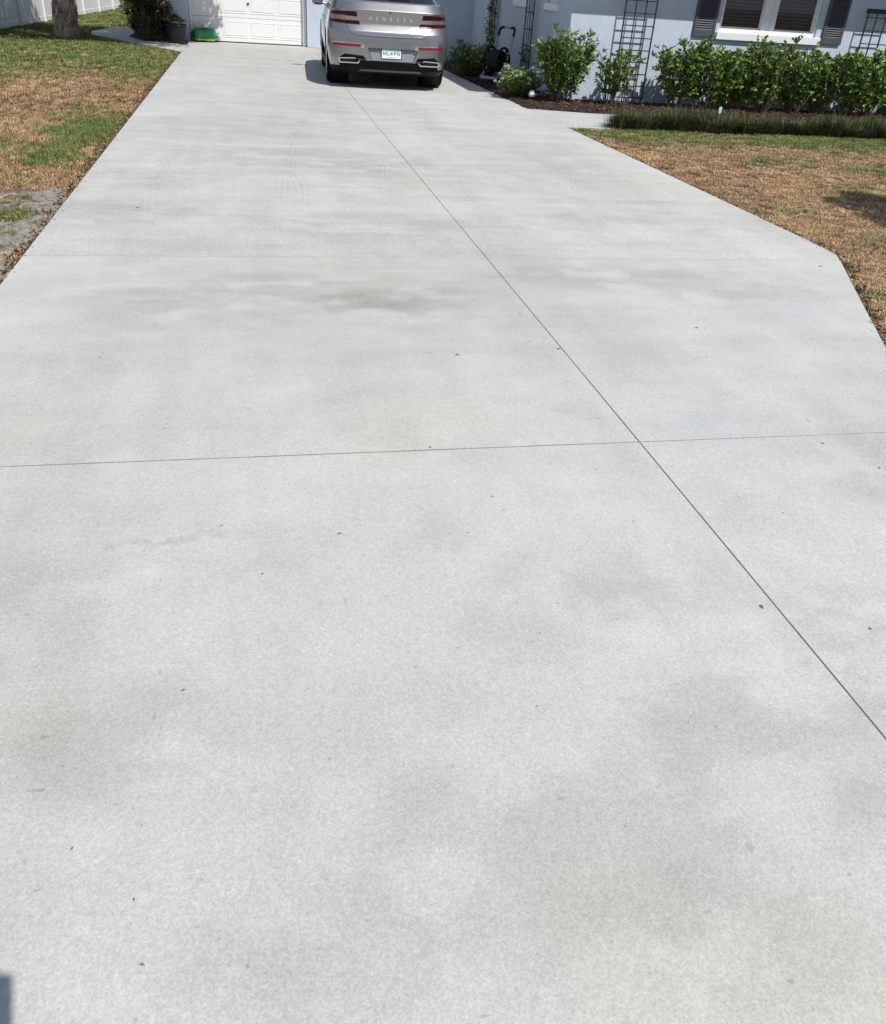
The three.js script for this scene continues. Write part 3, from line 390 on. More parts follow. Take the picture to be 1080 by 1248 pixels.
const dullLeaf = std({ vertexColors: true, roughness: .8, side: THREE.DoubleSide });
const twigMat = std({ color: lin(.16, .115, .075), roughness: .95 });
const GREENS = [lin(.10, .18, .03), lin(.14, .24, .045), lin(.055, .105, .022), lin(.2, .30, .065), lin(.105, .165, .04)];
const tmp = new THREE.Vector3();
function rv(r) { const z = r() * 2 - 1, a = r() * 6.283, s = Math.sqrt(1 - z * z); return new THREE.Vector3(s * Math.cos(a), z, s * Math.sin(a)); }
function shrub(o) { // stems fan up from the base, each side twig carries leaves
  const r = rng(o.seed), T = thing(o.name, o.label, o.category || 'shrub', [o.x, o.y ?? 0.02, o.z], 0, o.group), stems = [], leaves = [], flowers = [], pal = o.greens || GREENS;
  for (let i = 0; i < o.stems; i++) { const a = r() * 6.283, sp = (.25 + .75 * Math.sqrt(r())), tip = new THREE.Vector3(Math.cos(a) * o.rx * sp, o.h * (.72 + .38 * r()) * (1 - .22 * sp * sp * (o.dome || 0) * 2), Math.sin(a) * o.rz * sp), base = new THREE.Vector3(tip.x * .22 + (r() - .5) * .06, -.03, tip.z * .22 + (r() - .5) * .06), mid = base.clone().lerp(tip, .5); mid.x += (tip.x - base.x) * .18 + (r() - .5) * .08; mid.z += (r() - .5) * .08;
    const cv = new THREE.QuadraticBezierCurve3(base, mid, tip); stems.push(new THREE.TubeGeometry(cv, 6, .006 + .004 * r(), 4, false));
    for (let k = 0; k < o.twigs; k++) { const t = lerp(o.bare, 1, Math.pow(r(), .75)), p = cv.getPoint(t), dir = rv(r); dir.y = Math.abs(dir.y) * .6 + .1; dir.normalize(); const len = o.twig * (.4 + .8 * r()); const e = p.clone().addScaledVector(dir, len); if (k % 3 === 0) stems.push(bar(p.toArray(), e.toArray(), .0028, 3));
      for (let m = 0; m < o.perTwig; m++) { const u = .3 + .7 * (m + r()) / o.perTwig, pp = p.clone().lerp(e, u), d = rv(r).multiplyScalar(.9).add(dir); d.y += .15; d.normalize(); const n = rv(r).multiplyScalar(.7); n.y += .8; n.addScaledVector(d, -n.dot(d)).normalize(); const l = o.leaf * (.6 + .7 * r()); const c = pal[Math.floor(r() * pal.length)].clone().multiplyScalar(.7 + .6 * r()); if (r() < (o.yellow || .03)) c.copy(lin(.32, .30, .08)); leaves.push({ p: pp, d, n, l, w: l * (o.ratio || .55), c }); }
      if (o.flower && r() < o.flower && t > .75) for (let m = 0; m < 14; m++) { const d = rv(r); d.y = Math.abs(d.y); const c = o.flowerColor.clone().multiplyScalar(.8 + .25 * r()); flowers.push({ p: e.clone().addScaledVector(d, .012), d, n: rv(r).cross(d).normalize(), l: .026, w: .022, c }); } } }
  part('stem', stems, o.stemMat || twigMat, T); part('foliage', leavesGeo(leaves), o.mat || leafMat, T); if (flowers.length) part('blossom', leavesGeo(flowers), dullLeaf, T); return T; }

// mulch beds
const mulchTex = tex(512, 512, (u, v, c) => { const k = .35 + .9 * vn(u * 128, v * 128) * vn(u * 50, v * 50 + 9) + .25 * vn(u * 256, v * 256); c[0] = 76 * k; c[1] = 52 * k; c[2] = 43 * k; });
const mulchMat = std({ map: rep(mulchTex, 1), roughness: 1, bumpMap: rep(grainBump, 1), bumpScale: .02 });
const bedP = [[xR(-14.1) - .05, -14.07], [5.2, -13.82], [12.4, -13.82], [12.4, -15.38], [5.18, -15.38], [5.18, -22.58], [xR(-22) - .04, -22.58]];
const bedIn = inPoly(bedP), bed2P = [[-1.45, -23.42], [-2.5, -23.97], [-2.98, -25.1], [-3.0, -30], [-1.94, -30], [-1.94, -24.59], [-1.47, -24.59]], bed2 = inPoly(bed2P);
const edgeD = (P) => (x, z) => { let m = 9; for (let i = 0, j = P.length - 1; i < P.length; j = i++) { const ex = P[i][0] - P[j][0], ez = P[i][1] - P[j][1], t = clamp(((x - P[j][0]) * ex + (z - P[j][1]) * ez) / (ex * ex + ez * ez), 0, 1); m = Math.min(m, Math.hypot(x - P[j][0] - ex * t, z - P[j][1] - ez * t)); } return m; };
const d1 = edgeD(bedP), d2 = edgeD(bed2P), settle = (d) => (x, z) => lerp(-.03, mound(x, z), sstep(.0, .11, d(x, z)));
const mound = (x, z) => .012 + .035 * fbm(x * 2, z * 2, 3) + .01 * vn(x * 18, z * 18);
struct('mulch_bed', sheet(bedIn, 4.0, 12.4, -22.6, -13.8, .035, settle(d1)), mulchMat, 'dark brown mulch bed along the house wall');
struct('mulch_bed', sheet(bed2, -3.1, -1.4, -30, -23.4, .04, settle(d2)), mulchMat, 'dark mulch bed at the garage corner');
{ const r = rng(91), L = []; for (let i = 0; i < 7000; i++) { const x = 4.05 + r() * 8.2, z = -18 + r() * 4.1; if (!bedIn(x, z)) continue; L.push({ x, y: settle(d1)(x, z) + .004, z, a: r() * 6.28, rx: (r() - .5) * .7, rz: (r() - .5) * .7, s: .5 + r(), c: [lin(.065, .034, .022), lin(.04, .022, .016), lin(.1, .05, .032), lin(.025, .016, .013), lin(.16, .1, .07)][Math.floor(r() * 5)] }); }
  instanced('mulch_chips', new THREE.BoxGeometry(.055, .008, .018), std({ roughness: 1 }), L, 'loose brown bark chips lying on the mulch bed', 'mulch'); }

// hedge shrubs under the window
const HED = [[7.0, .95, .36], [7.55, .80, .36], [8.12, .88, .38], [8.58, 1.0, .33], [9.2, .82, .38], [9.75, .87, .36], [10.3, .86, .38], [10.72, .92, .30]];
HED.forEach(([x, h, rx], i) => shrub({ name: 'hedge_shrub', label: i === 0 ? 'leafy hedge shrub ending the row next to the tall black trellis' : i === 3 ? 'tallest leafy hedge shrub with shoots crossing the white window sill' : i === 7 ? 'leafy hedge shrub ending the row in front of the trellis by the tub' : 'low leafy hedge shrub with neighbours on both sides below the window sill', group: 'hedge shrubs under the shuttered window', seed: 300 + i * 7, x, z: -14.78 + .1 * Math.sin(i * 2.3), h, rx: rx + .1, rz: .34, stems: 28, twigs: 20, twig: .15, perTwig: 6, leaf: .072, bare: .17, ratio: .6, yellow: .012 }));
shrub({ name: 'rose_shrub', label: 'tall bushy green shrub with drooping leaves beside the wall corner', seed: 21, x: 4.98, z: -15.2 + .35, h: .93, rx: .46, rz: .36, stems: 34, twigs: 22, twig: .17, perTwig: 6, leaf: .085, bare: .2, ratio: .42, yellow: .05, flower: .006, flowerColor: lin(.75, .66, .5), greens: [lin(.085, .16, .03), lin(.12, .2, .04), lin(.06, .11, .025), lin(.16, .22, .06)] });
shrub({ name: 'sparse_shrub', label: 'thin open shrub with few leaves in front of the black trellis', seed: 22, x: 5.86, z: -14.85, h: .74, rx: .5, rz: .25, stems: 18, twigs: 11, twig: .13, perTwig: 6, leaf: .075, bare: .25, ratio: .5, yellow: .04, flower: .02, flowerColor: lin(.75, .66, .55) });
const fl = { stems: 52, twigs: 20, perTwig: 5, leaf: .05, ratio: .45, bare: .15, dome: 1, flowerColor: lin(.78, .78, .68), twig: .09, yellow: 0 };
shrub({ ...fl, name: 'flowering_bush', label: 'rounded bush with white blossom clusters beside the hose reel and path light', seed: 31, x: 4.42, z: -15.5, h: .47, rx: .42, rz: .42, flower: .13 });
shrub({ ...fl, name: 'flowering_bush', label: 'rounded dark bush with white blossom beside the rear of the silver car', seed: 32, x: 4.36, z: -18.9, h: .66, rx: .52, rz: .52, flower: .14 });
// plants at the garage corner
const DARKS = [lin(.03, .05, .018), lin(.045, .035, .03), lin(.03, .03, .022), lin(.05, .06, .022)];
shrub({ name: 'dark_shrub', label: 'tall dark purple green shrub against the garage corner', seed: 41, x: -2.38, z: -24.4, h: 1.35, rx: .5, rz: .35, stems: 28, twigs: 18, twig: .2, perTwig: 6, leaf: .1, bare: .1, ratio: .3, greens: DARKS });
shrub({ name: 'round_shrub', label: 'round mid green shrub beside the path along the garage side', seed: 42, x: -3.12, z: -28.95, h: 1.05, rx: .5, rz: .55, stems: 30, twigs: 16, twig: .15, perTwig: 5, leaf: .07, bare: .12, dome: .7 });
shrub({ name: 'dark_shrub', label: 'shorter dark shrub between the tall shrub and the black pot', seed: 44, x: -2.02, z: -24.3, h: .75, rx: .3, rz: .25, stems: 18, twigs: 16, twig: .14, perTwig: 6, leaf: .08, bare: .08, ratio: .35, greens: DARKS });
shrub({ name: 'low_fern', label: 'low dark fern at the edge of the path below the tall shrub', category: 'fern', seed: 43, x: -2.45, z: -23.98 - .1, h: .35, rx: .38, rz: .2, stems: 18, twigs: 14, twig: .12, perTwig: 5, leaf: .09, bare: .1, ratio: .2, greens: [lin(.05, .075, .025), lin(.04, .055, .02)] });
{ const P = thing('potted_plant', 'black pot of pale green rosette leaves beside the garage pillar', 'plant', [-1.73, .0, -23.98]);
  part('pot', new THREE.LatheGeometry([[0, .02], [.19, .02], [.2, .03], [.245, .34], [.265, .345], [.265, .385], [.235, .385], [.225, .33], [0, .33]].map(p => new THREE.Vector2(...p)), 32), std({ color: lin(.012, .012, .013), roughness: .6 }), P);
  const r = rng(55), L = []; for (let i = 0; i < 26; i++) { const a = r() * 6.28, d = .26 * Math.sqrt(r()), c0 = new THREE.Vector3(Math.cos(a) * d, .37 + .14 * (1 - d / .3) + .06 * r(), Math.sin(a) * d); for (let k = 0; k < 14; k++) { const b = k * 2.4, dd = new THREE.Vector3(Math.cos(b), .3 + .9 * k / 14, Math.sin(b)).normalize(), n = new THREE.Vector3(-Math.cos(b) * .5, .9, -Math.sin(b) * .5); n.addScaledVector(dd, -n.dot(dd)).normalize(); L.push({ p: c0.clone(), d: dd, n, l: .11, w: .045, c: [lin(.13, .17, .07), lin(.2, .23, .11), lin(.09, .12, .05)][Math.floor(r() * 3)] }); } }
  part('foliage', leavesGeo(L), dullLeaf, P); }
// border grass along the walk
{ const r = rng(61), L = []; for (let i = 0; i < 3000; i++) { const x = 4.9 + r() * 7.4, z = -12.95 + r() * (.55 + .2 * (fbm(x * 1.7, 3, 2) - .5)); if (x < 5.5 && z < -12.36 - (x - 4.9) * 1.0) continue; if (vn(x * 4 + 3, z * 4) < .16) continue; L.push({ x, y: -.03, z, a: r() * 6.28, s: .8 + .45 * r(), sy: (.42 + .65 * r()) * (.6 + .8 * vn(x * 3.2, z * 2.5)), c: [lin(.032, .058, .017), lin(.05, .08, .02), lin(.025, .042, .014), lin(.085, .115, .035), lin(.15, .11, .05), lin(.13, .16, .06)][Math.floor(Math.pow(r(), 1.35) * 6)] }); }
  instanced('border_grass', tuft(62, 22, .31, .008, .07, .6), bladeMat, L, 'dark green strappy border grass edging the front walk', 'border grass'); }

// ------------------------------------------------------------------ trellises, hose reel, small things
function trellis(label, p, turn, w, h, nUp, rung, y0, thick, cap, group) { const T = thing('trellis', label, 'trellis', p, turn, group);
  for (let i = 0; i < nUp; i++) { const x = -w / 2 + w * i / (nUp - 1), e = i === 0 || i === nUp - 1; part('upright', bx(x - thick * (e ? .6 : .42), x + thick * (e ? .6 : .42), -.04, h, -.008, .008, .002), blackMetal, T); }
  for (let y = y0; y < h - .03; y += rung) part('crossbar', bx(-w / 2, w / 2, y - thick * .42, y + thick * .42, .009, .022, .002), blackMetal, T);
  part('top_rail', bx(-w / 2 - .03, w / 2 + .03, h, h + cap, -.03, .035, .01), blackMetal, T); return T; }
trellis('tall black metal trellis between the wall corner and the hedge', [6.33, .03, ZF + .15], 0, .54, 1.84, 4, .179, .08, .019, .05);
trellis('black metal trellis standing at the far end of the hedge', [10.79, .03, ZF + .15], 0, .54, 1.56, 4, .2, .1, .019, .07);
const t3 = trellis('black metal trellis with wavy rods on the shaded side wall', [XW - .09, .03, -17.55], -Math.PI / 2, .5, 1.95, 2, .27, .12, .03, .03);
for (const x of [-.08, .09]) { const P = []; for (let k = 0; k <= 20; k++) P.push([x + .022 * Math.sin(k * 1.3 + x * 30), .05 + k * .095, .0]); part('wavy_rod', tube(P, .006, 60, 5), blackMetal, t3); }
trellis('vine covered black metal trellis on the shaded side wall', [XW - .09, .03, -20.35], -Math.PI / 2, .46, 1.95, 3, .25, .1, .02, .03);
function vine(label, x, z, w, h, n, seed, dens) { const r = rng(seed), L = [], st = [], T = thing('climbing_vine', label, 'vine', [x, .02, z]); for (let s = 0; s < n; s++) { const P = [], o = (r() - .5) * w; for (let k = 0; k <= 10; k++) P.push([(r() - .5) * .05, k / 10 * h * (.7 + .3 * r()), o + (r() - .5) * .14]); const cv = new THREE.CatmullRomCurve3(P.map(p => new THREE.Vector3(...p))); st.push(new THREE.TubeGeometry(cv, 30, .004, 4)); for (let k = 0; k < dens; k++) { const p = cv.getPoint(r()).add(rv(r).multiplyScalar(.06)); const d = rv(r); d.y -= .2; d.normalize(); const nn = rv(r).multiplyScalar(.6); nn.x -= .6; nn.addScaledVector(d, -nn.dot(d)).normalize(); const l = .05 + .04 * r(); L.push({ p, d, n: nn, l, w: l * .6, c: GREENS[Math.floor(r() * 5)].clone().multiplyScalar(.7 + .6 * r()) }); } } part('stem', st, twigMat, T); part('foliage', leavesGeo(L), leafMat, T); }
vine('green vine climbing the trellis behind the hose reel', XW - .13, -20.35, .4, 1.95, 7, 71, 60);
vine('short yellow green vine low on the wavy rod trellis', XW - .13, -17.5, .3, .75, 4, 72, 30);
{ // hose reel cart
  const H = thing('hose_reel_cart', 'black garden hose reel cart with grey tube handle by the bush', 'hose reel', [4.52, .03, -17.45], -.8); H.scale.setScalar(1.12); const alu = std({ color: lin(.36, .38, .42), metalness: .5, roughness: .38 });
  for (const s of [-1, 1]) { part('handle_tube', tube([[s * .155, .06, .24], [s * .155, .2, .06], [s * .16, .42, -.1], [s * .15, .62, -.2], [s * .14, .76, -.27]], .016, 30, 8), alu, H); part('handle_grip', tube([[s * .145, .70, -.24], [s * .138, .80, -.285], [s * .11, .825, -.295], [s * .06, .826, -.295]], .021, 20, 8), blackPlastic, H);
    const d = [new THREE.TorusGeometry(.2, .02, 8, 36), new THREE.CylinderGeometry(.06, .06, .02, 20).rotateX(Math.PI / 2)]; for (let k = 0; k < 6; k++) d.push(new THREE.BoxGeometry(.17, .035, .012).translate(.11, 0, 0).rotateZ(k * Math.PI / 3)); const D = part('reel_disc', d, blackPlastic, H); D.rotation.y = Math.PI / 2; D.position.set(s * .125, .34, -.01);
    const W = part('wheel', [new THREE.TorusGeometry(.085, .022, 8, 24), new THREE.CylinderGeometry(.07, .07, .02, 20).rotateX(Math.PI / 2)], blackPlastic, H); W.rotation.y = Math.PI / 2; W.position.set(s * .2, .105, -.2);
    part('foot', tube([[s * .155, .07, .24], [s * .17, .035, .3], [s * .185, .01, .35]], .013, 10, 6), blackPlastic, H); }
  part('handle_bar', bar([-.08, .826, -.295], [.08, .826, -.295], .016), alu, H); part('base_bar', bar([-.155, .09, .215], [.155, .09, .215], .03, 12), alu, H); part('axle', bar([-.2, .105, -.2], [.2, .105, -.2], .01), alu, H);
  const coil = []; for (let k = 0; k < 9; k++) coil.push(new THREE.TorusGeometry(.14 + .012 * (k % 2), .0135, 6, 30).rotateY(Math.PI / 2).translate(-.1 + k * .025, .34, -.01)); part('hose_coil', coil, std({ color: lin(.02, .022, .022), roughness: .6 }), H); part('crank', [bar([.15, .34, -.01], [.2, .34, -.01], .01), bar([.2, .34, -.01], [.2, .44, .03], .009), bar([.2, .44, .03], [.27, .44, .03], .014)], blackPlastic, H); }
{ const P = thing('path_light', 'small white dome path light on the mulch below the bush', 'path light', [4.53, .03, -14.95]); part('dome', new THREE.LatheGeometry([[.048, .055], [.056, .075], [.056, .1], [.044, .13], [.024, .15], [0, .157]].map(p => new THREE.Vector2(...p)), 24), std({ color: lin(.8, .8, .78), roughness: .4 }), P); part('collar', new THREE.CylinderGeometry(.05, .054, .03, 24).translate(0, .04, 0), blackPlastic, P); part('stake', new THREE.CylinderGeometry(.03, .012, .09, 12).translate(0, -.015, 0), std({ color: lin(.6, .6, .58), roughness: .5 }), P); }
{ const P = thing('plant_tag', 'tiny pale blue plant tag stuck in the bed below the hedge', 'plant tag', [7.46, .03, -14.0], .2); part('card', bx(-.028, .028, .03, .125, -.002, .002), std({ color: lin(.42, .6, .66), roughness: .5 }), P); part('spike', bx(-.006, .006, -.05, .029, -.0015, .0015), std({ color: lin(.5, .6, .6), roughness: .6 }), P); }
{ const T = thing('plastic_tub', 'dark grey tapered plastic tub upside down past the hedge', 'tub', [11.32, .03, -14.75]); const s = (w, d, y) => [[-w, y, -d], [w, y, -d], [w, y, d], [-w, y, d]]; const g = new THREE.CylinderGeometry(.30, .40, .27, 4, 1).rotateY(Math.PI / 4).translate(0, .135, 0); part('shell', toCreasedNormals(g, .3), std({ color: lin(.07, .075, .085), roughness: .6 }), T); part('rim', new RoundedBoxGeometry(.6, .03, .6, 2, .012).translate(0, .015, 0), std({ color: lin(.05, .052, .06), roughness: .6 }), T); part('base', new RoundedBoxGeometry(.43, .03, .43, 2, .012).translate(0, .28, 0), std({ color: lin(.05, .052, .06), roughness: .6 }), T); }
{ // green bag lying at the garage door
  const cv = document.createElement('canvas'); cv.width = 256; cv.height = 256; const x = cv.getContext('2d'); x.fillStyle = '#0f6a34'; x.fillRect(0, 0, 256, 256); x.fillStyle = '#0a4a26'; x.fillRect(0, 0, 256, 60); x.fillStyle = '#b8bf6a'; x.fillRect(40, 150, 110, 26); x.fillStyle = '#1f8a4c'; x.fillRect(30, 70, 190, 60); x.fillStyle = '#0b4a24'; x.fillRect(150, 150, 90, 40);
  const t = new THREE.CanvasTexture(cv); t.colorSpace = THREE.SRGBColorSpace; const r = rng(8), g = new THREE.SphereGeometry(1, 48, 32), p = g.attributes.position; for (let i = 0; i < p.count; i++) { let X = p.getX(i), Y = p.getY(i), Z = p.getZ(i); const q = (a, n) => Math.sign(a) * Math.pow(Math.abs(a), n); X = q(X, .55) * .30; Z = q(Z, .6) * .17; Y = q(Y, .5) * .16; const w = 1 + .07 * (fbm(X * 9 + 4, Z * 9 + Y * 12, 3) - .5) * 2; Y *= w * (1 - .25 * Math.pow(Math.abs(X) / .3, 4)); Y += .012 * Math.sin(X * 38 + Z * 20) * .4; p.setXYZ(i, X, Math.max(-.15, Y), Z * w); } g.computeVertexNormals();
  const B = thing('garden_soil_bag', 'crumpled green plastic sack lying against the garage door', 'bag', [-1.1, 0, -24.62], .04); part('sack', g, phy({ map: t, roughness: .3, clearcoat: .4 }), B).position.y = .152; part('end_seam', bx(.29, .345, .1, .13, -.13, .13, .008), std({ color: lin(.02, .17, .07), roughness: .4 }), B); part('end_seam', bx(-.335, -.29, .1, .13, -.13, .13, .008), std({ color: lin(.02, .17, .07), roughness: .4 }), B); }
const LEAFBITS = [[1.51, -4.02, 0.05], [2.44, -4.31, 0.04], [0.95, -3.96, 0.05], [0.63, -2.98, 0.03], [1.48, -1.84, 0.04], [-0.29, -0.97, 0.022], [-0.26, -1.70, 0.025], [-0.46, -1.25, 0.02], [-0.32, -1.11, 0.016], [0.90, -23.41, 0.06], [4.02, -5.55, 0.05], [0.27, -7.83, 0.03], [-0.91, -7.03, 0.05], [1.86, -2.36, 0.02], [2.35, -2.88, 0.03], [2.47, -2.65, 0.03], [1.43, -3.19, 0.02], [1.85, -12.37, 0.06], [1.77, -1.70, 0.025], [1.26, -2.36, 0.015], [0.21, -2.39, 0.03], [1.03, -1.41, 0.012], [-0.18, -2.48, 0.02], [-0.05, -2.19, 0.02], [0.79, -2.58, 0.02], [0.65, -1.52, 0.012], [1.09, -6.12, 0.03], [-0.02, -9.82, 0.05]];
{ // leaf bits on the concrete, each placed where the photograph shows one
  const r = rng(12), mats = [std({ color: lin(.22, .16, .09), roughness: .9, side: 2 }), std({ color: lin(.16, .14, .1), roughness: .9, side: 2 }), std({ color: lin(.22, .16, .06), roughness: .9, side: 2 })];
  const g = new THREE.BufferGeometry(); g.setAttribute('position', new THREE.Float32BufferAttribute([-.5, 0, 0, -.1, .12, .22, 0, .03, 0, -.1, .14, -.24, .5, .04, 0], 3)); g.setIndex([0, 1, 2, 0, 2, 3, 1, 4, 2, 2, 4, 3]); g.computeVertexNormals();
  for (const [x, z, s] of LEAFBITS) { const o = solo('dry_leaf', g, mats[Math.floor(r() * 3)], 'tiny dry leaf scrap lying on the concrete driveway', 'leaf', 'leaf scraps on the driveway'); o.position.set(x, .001, z); o.rotation.y = r() * 6.28; o.scale.setScalar(s * .62); } }

// ------------------------------------------------------------------ trees
const barkTex = tex(512, 512, (u, v, c) => { const a = fbm(v * 24 + 3, u * 14, 4), b = vn(v * 64, u * 128), f = Math.abs(fbm(v * 12, u * 8 + 7, 4) - .5) * 2; const k = .55 + .5 * a + .2 * b - .28 * (1 - sstep(0, .2, f)); c[0] = 186 * k; c[1] = 166 * k; c[2] = 150 * k; });
const barkMat = std({ map: rep(barkTex, 1.5, 1), roughness: 1, bumpMap: rep(barkTex, 1.5, 1), bumpScale: .03 });
function limb(pts, r0, r1, seg = 16, rs = 12, rough = .08) { const cv = new THREE.CatmullRomCurve3(pts.map(p => new THREE.Vector3(...p))), g = new THREE.TubeGeometry(cv, seg, 1, rs, false), p = g.attributes.position, c = new THREE.Vector3(); for (let i = 0; i <= seg; i++) { cv.getPointAt(i / seg, c); for (let j = 0; j <= rs; j++) { const k = i * (rs + 1) + j, t = i / seg, R = lerp(r0, r1, t) * (1 + rough * (vn((j % rs) * 1.7 + 3, i * .9) - .5) * 2); p.setXYZ(k, c.x + (p.getX(k) - c.x) * R, c.y + (p.getY(k) - c.y) * R, c.z + (p.getZ(k) - c.z) * R); } } g.computeVertexNormals(); return g; }
function crown(r, clumps, per, leaf, pal) { const L = []; for (const [cx, cy, cz, R] of clumps) for (let i = 0; i < per; i++) { const d = rv(r), q = R * Math.pow(r(), .45), p = new THREE.Vector3(cx + d.x * q, cy + d.y * q * .7, cz + d.z * q), dd = rv(r); dd.y -= .3; dd.normalize(); const n = rv(r); n.y += .5; n.addScaledVector(dd, -n.dot(dd)).normalize(); const l = leaf * (.6 + .8 * r()); L.push({ p, d: dd, n, l, w: l * .5, c: pal[Math.floor(r() * pal.length)].clone().multiplyScalar(.7 + .6 * r()) }); } return leavesGeo(L); }
{ const T = thing('shade_tree', 'broad tree with a scarred grey brown trunk on the lawn by the fence', 'tree', [-4.25, 0, -24.35]), r = rng(101);
  part('trunk', limb([[-.04, -.15, 0], [-.02, .05, 0], [.0, .3, 0], [.06, .9, .02], [.14, 1.8, .1], [.25, 2.6, .25]], .30, .19, 40, 28, .07), barkMat, T); part('root_flare', [limb([[.1, -.12, .1], [.2, .0, .18], [.1, .25, .08]], .1, .12, 8, 8), limb([[-.24, -.12, .06], [-.16, .02, .04], [-.1, .3, .02]], .08, .1, 8, 8), limb([[.3, -.12, -.02], [.2, .0, 0], [.1, .3, 0]], .09, .1, 8, 8)], barkMat, T);
  const tips = []; for (let i = 0; i < 9; i++) { const a = i * .698 + r() * .4, R = 1.4 + 1.5 * r(), e = [1.5 + Math.cos(a) * R, 4.2 + 1.6 * r(), 1.75 + Math.sin(a) * R]; tips.push(e); part('limb', limb([[.24, 2.45, .24], [lerp(.25, e[0], .35), 3.1 + .3 * r(), lerp(.25, e[2], .35)], e], .11, .03, 12, 8), barkMat, T); }
  const cl = []; for (const e of tips) { cl.push([e[0], e[1], e[2], .8]); for (let k = 0; k < 5; k++) cl.push([e[0] + (r() - .5) * 2, e[1] + (r() - .3) * 1.2, e[2] + (r() - .5) * 2, .45 + .5 * r()]); } cl.push([2.2, 3.9, .3, .9], [3.0, 4.3, .3, .9], [2.6, 4.9, 1, .9], [1.0, 4.0, 0, .8], [1.6, 4.5, -.6, .9], [-1.2, 4.2, 3.0, .9], [-1.1, 4.3, 2.2, .9], [-.6, 4.1, .9, .8], [3.4, 4.4, 2, .8], [4.0, 4.7, 2.5, .7], [3.7, 4.0, 1.5, .7], [4.4, 4.4, 2.1, .5], [2.6, 4.3, 3.2, .8], [.6, 4.2, 3.4, .8], [-.8, 4.4, 3, .8], [-1.4, 4.6, 1.6, .9], [1.5, 5.3, 1.8, 1.1], [.6, 5.0, 1, .9], [2.4, 5.2, 2, .9]);
  part('crown', crown(r, cl, 430, .16, GREENS), leafMat, T); }
{ const T = thing('small_tree', 'young round headed tree standing on the brown lawn', 'tree', [7.25, -.02, -5.45]), r = rng(202); part('trunk', limb([[0, -.1, 0], [.02, .8, 0], [-.03, 1.7, .04], [0, 2.4, 0]], .07, .045, 16, 10), barkMat, T); const cl = []; for (let i = 0; i < 8; i++) { const a = i * .785, R = .38 + .3 * r(), e = [Math.cos(a) * R, 2.5 + .7 * r(), Math.sin(a) * R]; part('limb', limb([[0, 2.1, 0], [e[0] * .5, 2.5, e[2] * .5], e], .03, .01, 8, 6), barkMat, T); cl.push([...e, .48]); cl.push([e[0] * 1.3, e[1] + .2, e[2] * 1.3, .3]); } part('crown', crown(r, cl, 300, .10, GREENS), leafMat, T); }

{ // street trees across the road, which the shiny car mirrors
  const r = rng(303), T = thing('street_tree', 'leafy tree standing across the street from the driveway', 'tree', [-9, -.04, 15.5], 0, 'trees across the street'); part('trunk', limb([[0, -.1, 0], [.05, 1.2, 0], [0, 2.6, .1]], .2, .13, 14, 12), barkMat, T); const cl = []; for (let i = 0; i < 8; i++) { const a = i * .785, R = .9 + .9 * r(), e = [Math.cos(a) * R, 3.4 + 2 * r(), Math.sin(a) * R]; part('limb', limb([[0, 2.4, .1], [e[0] * .4, 3, e[2] * .4], e], .08, .02, 8, 6), barkMat, T); cl.push([...e, 1.2]); } cl.push([0, 5.8, 0, 1.3], [0, 3.2, 0, 1.2]); part('crown', crown(r, cl, 420, .24, GREENS), leafMat, T);
  [[-4.2, 16.4, 1, 1.1], [.8, 15.2, 2.2, .95], [5.6, 16, 3.9, 1.15], [10.8, 15.4, 5, 1], [-14, 16.2, 2.8, 1.1]].forEach(([x, z, t, s]) => { const c = T.clone(); c.name = numbered('street_tree'); c.position.set(x, -.04, z); c.rotation.y = t; c.scale.setScalar(s); scene.add(c); }); }

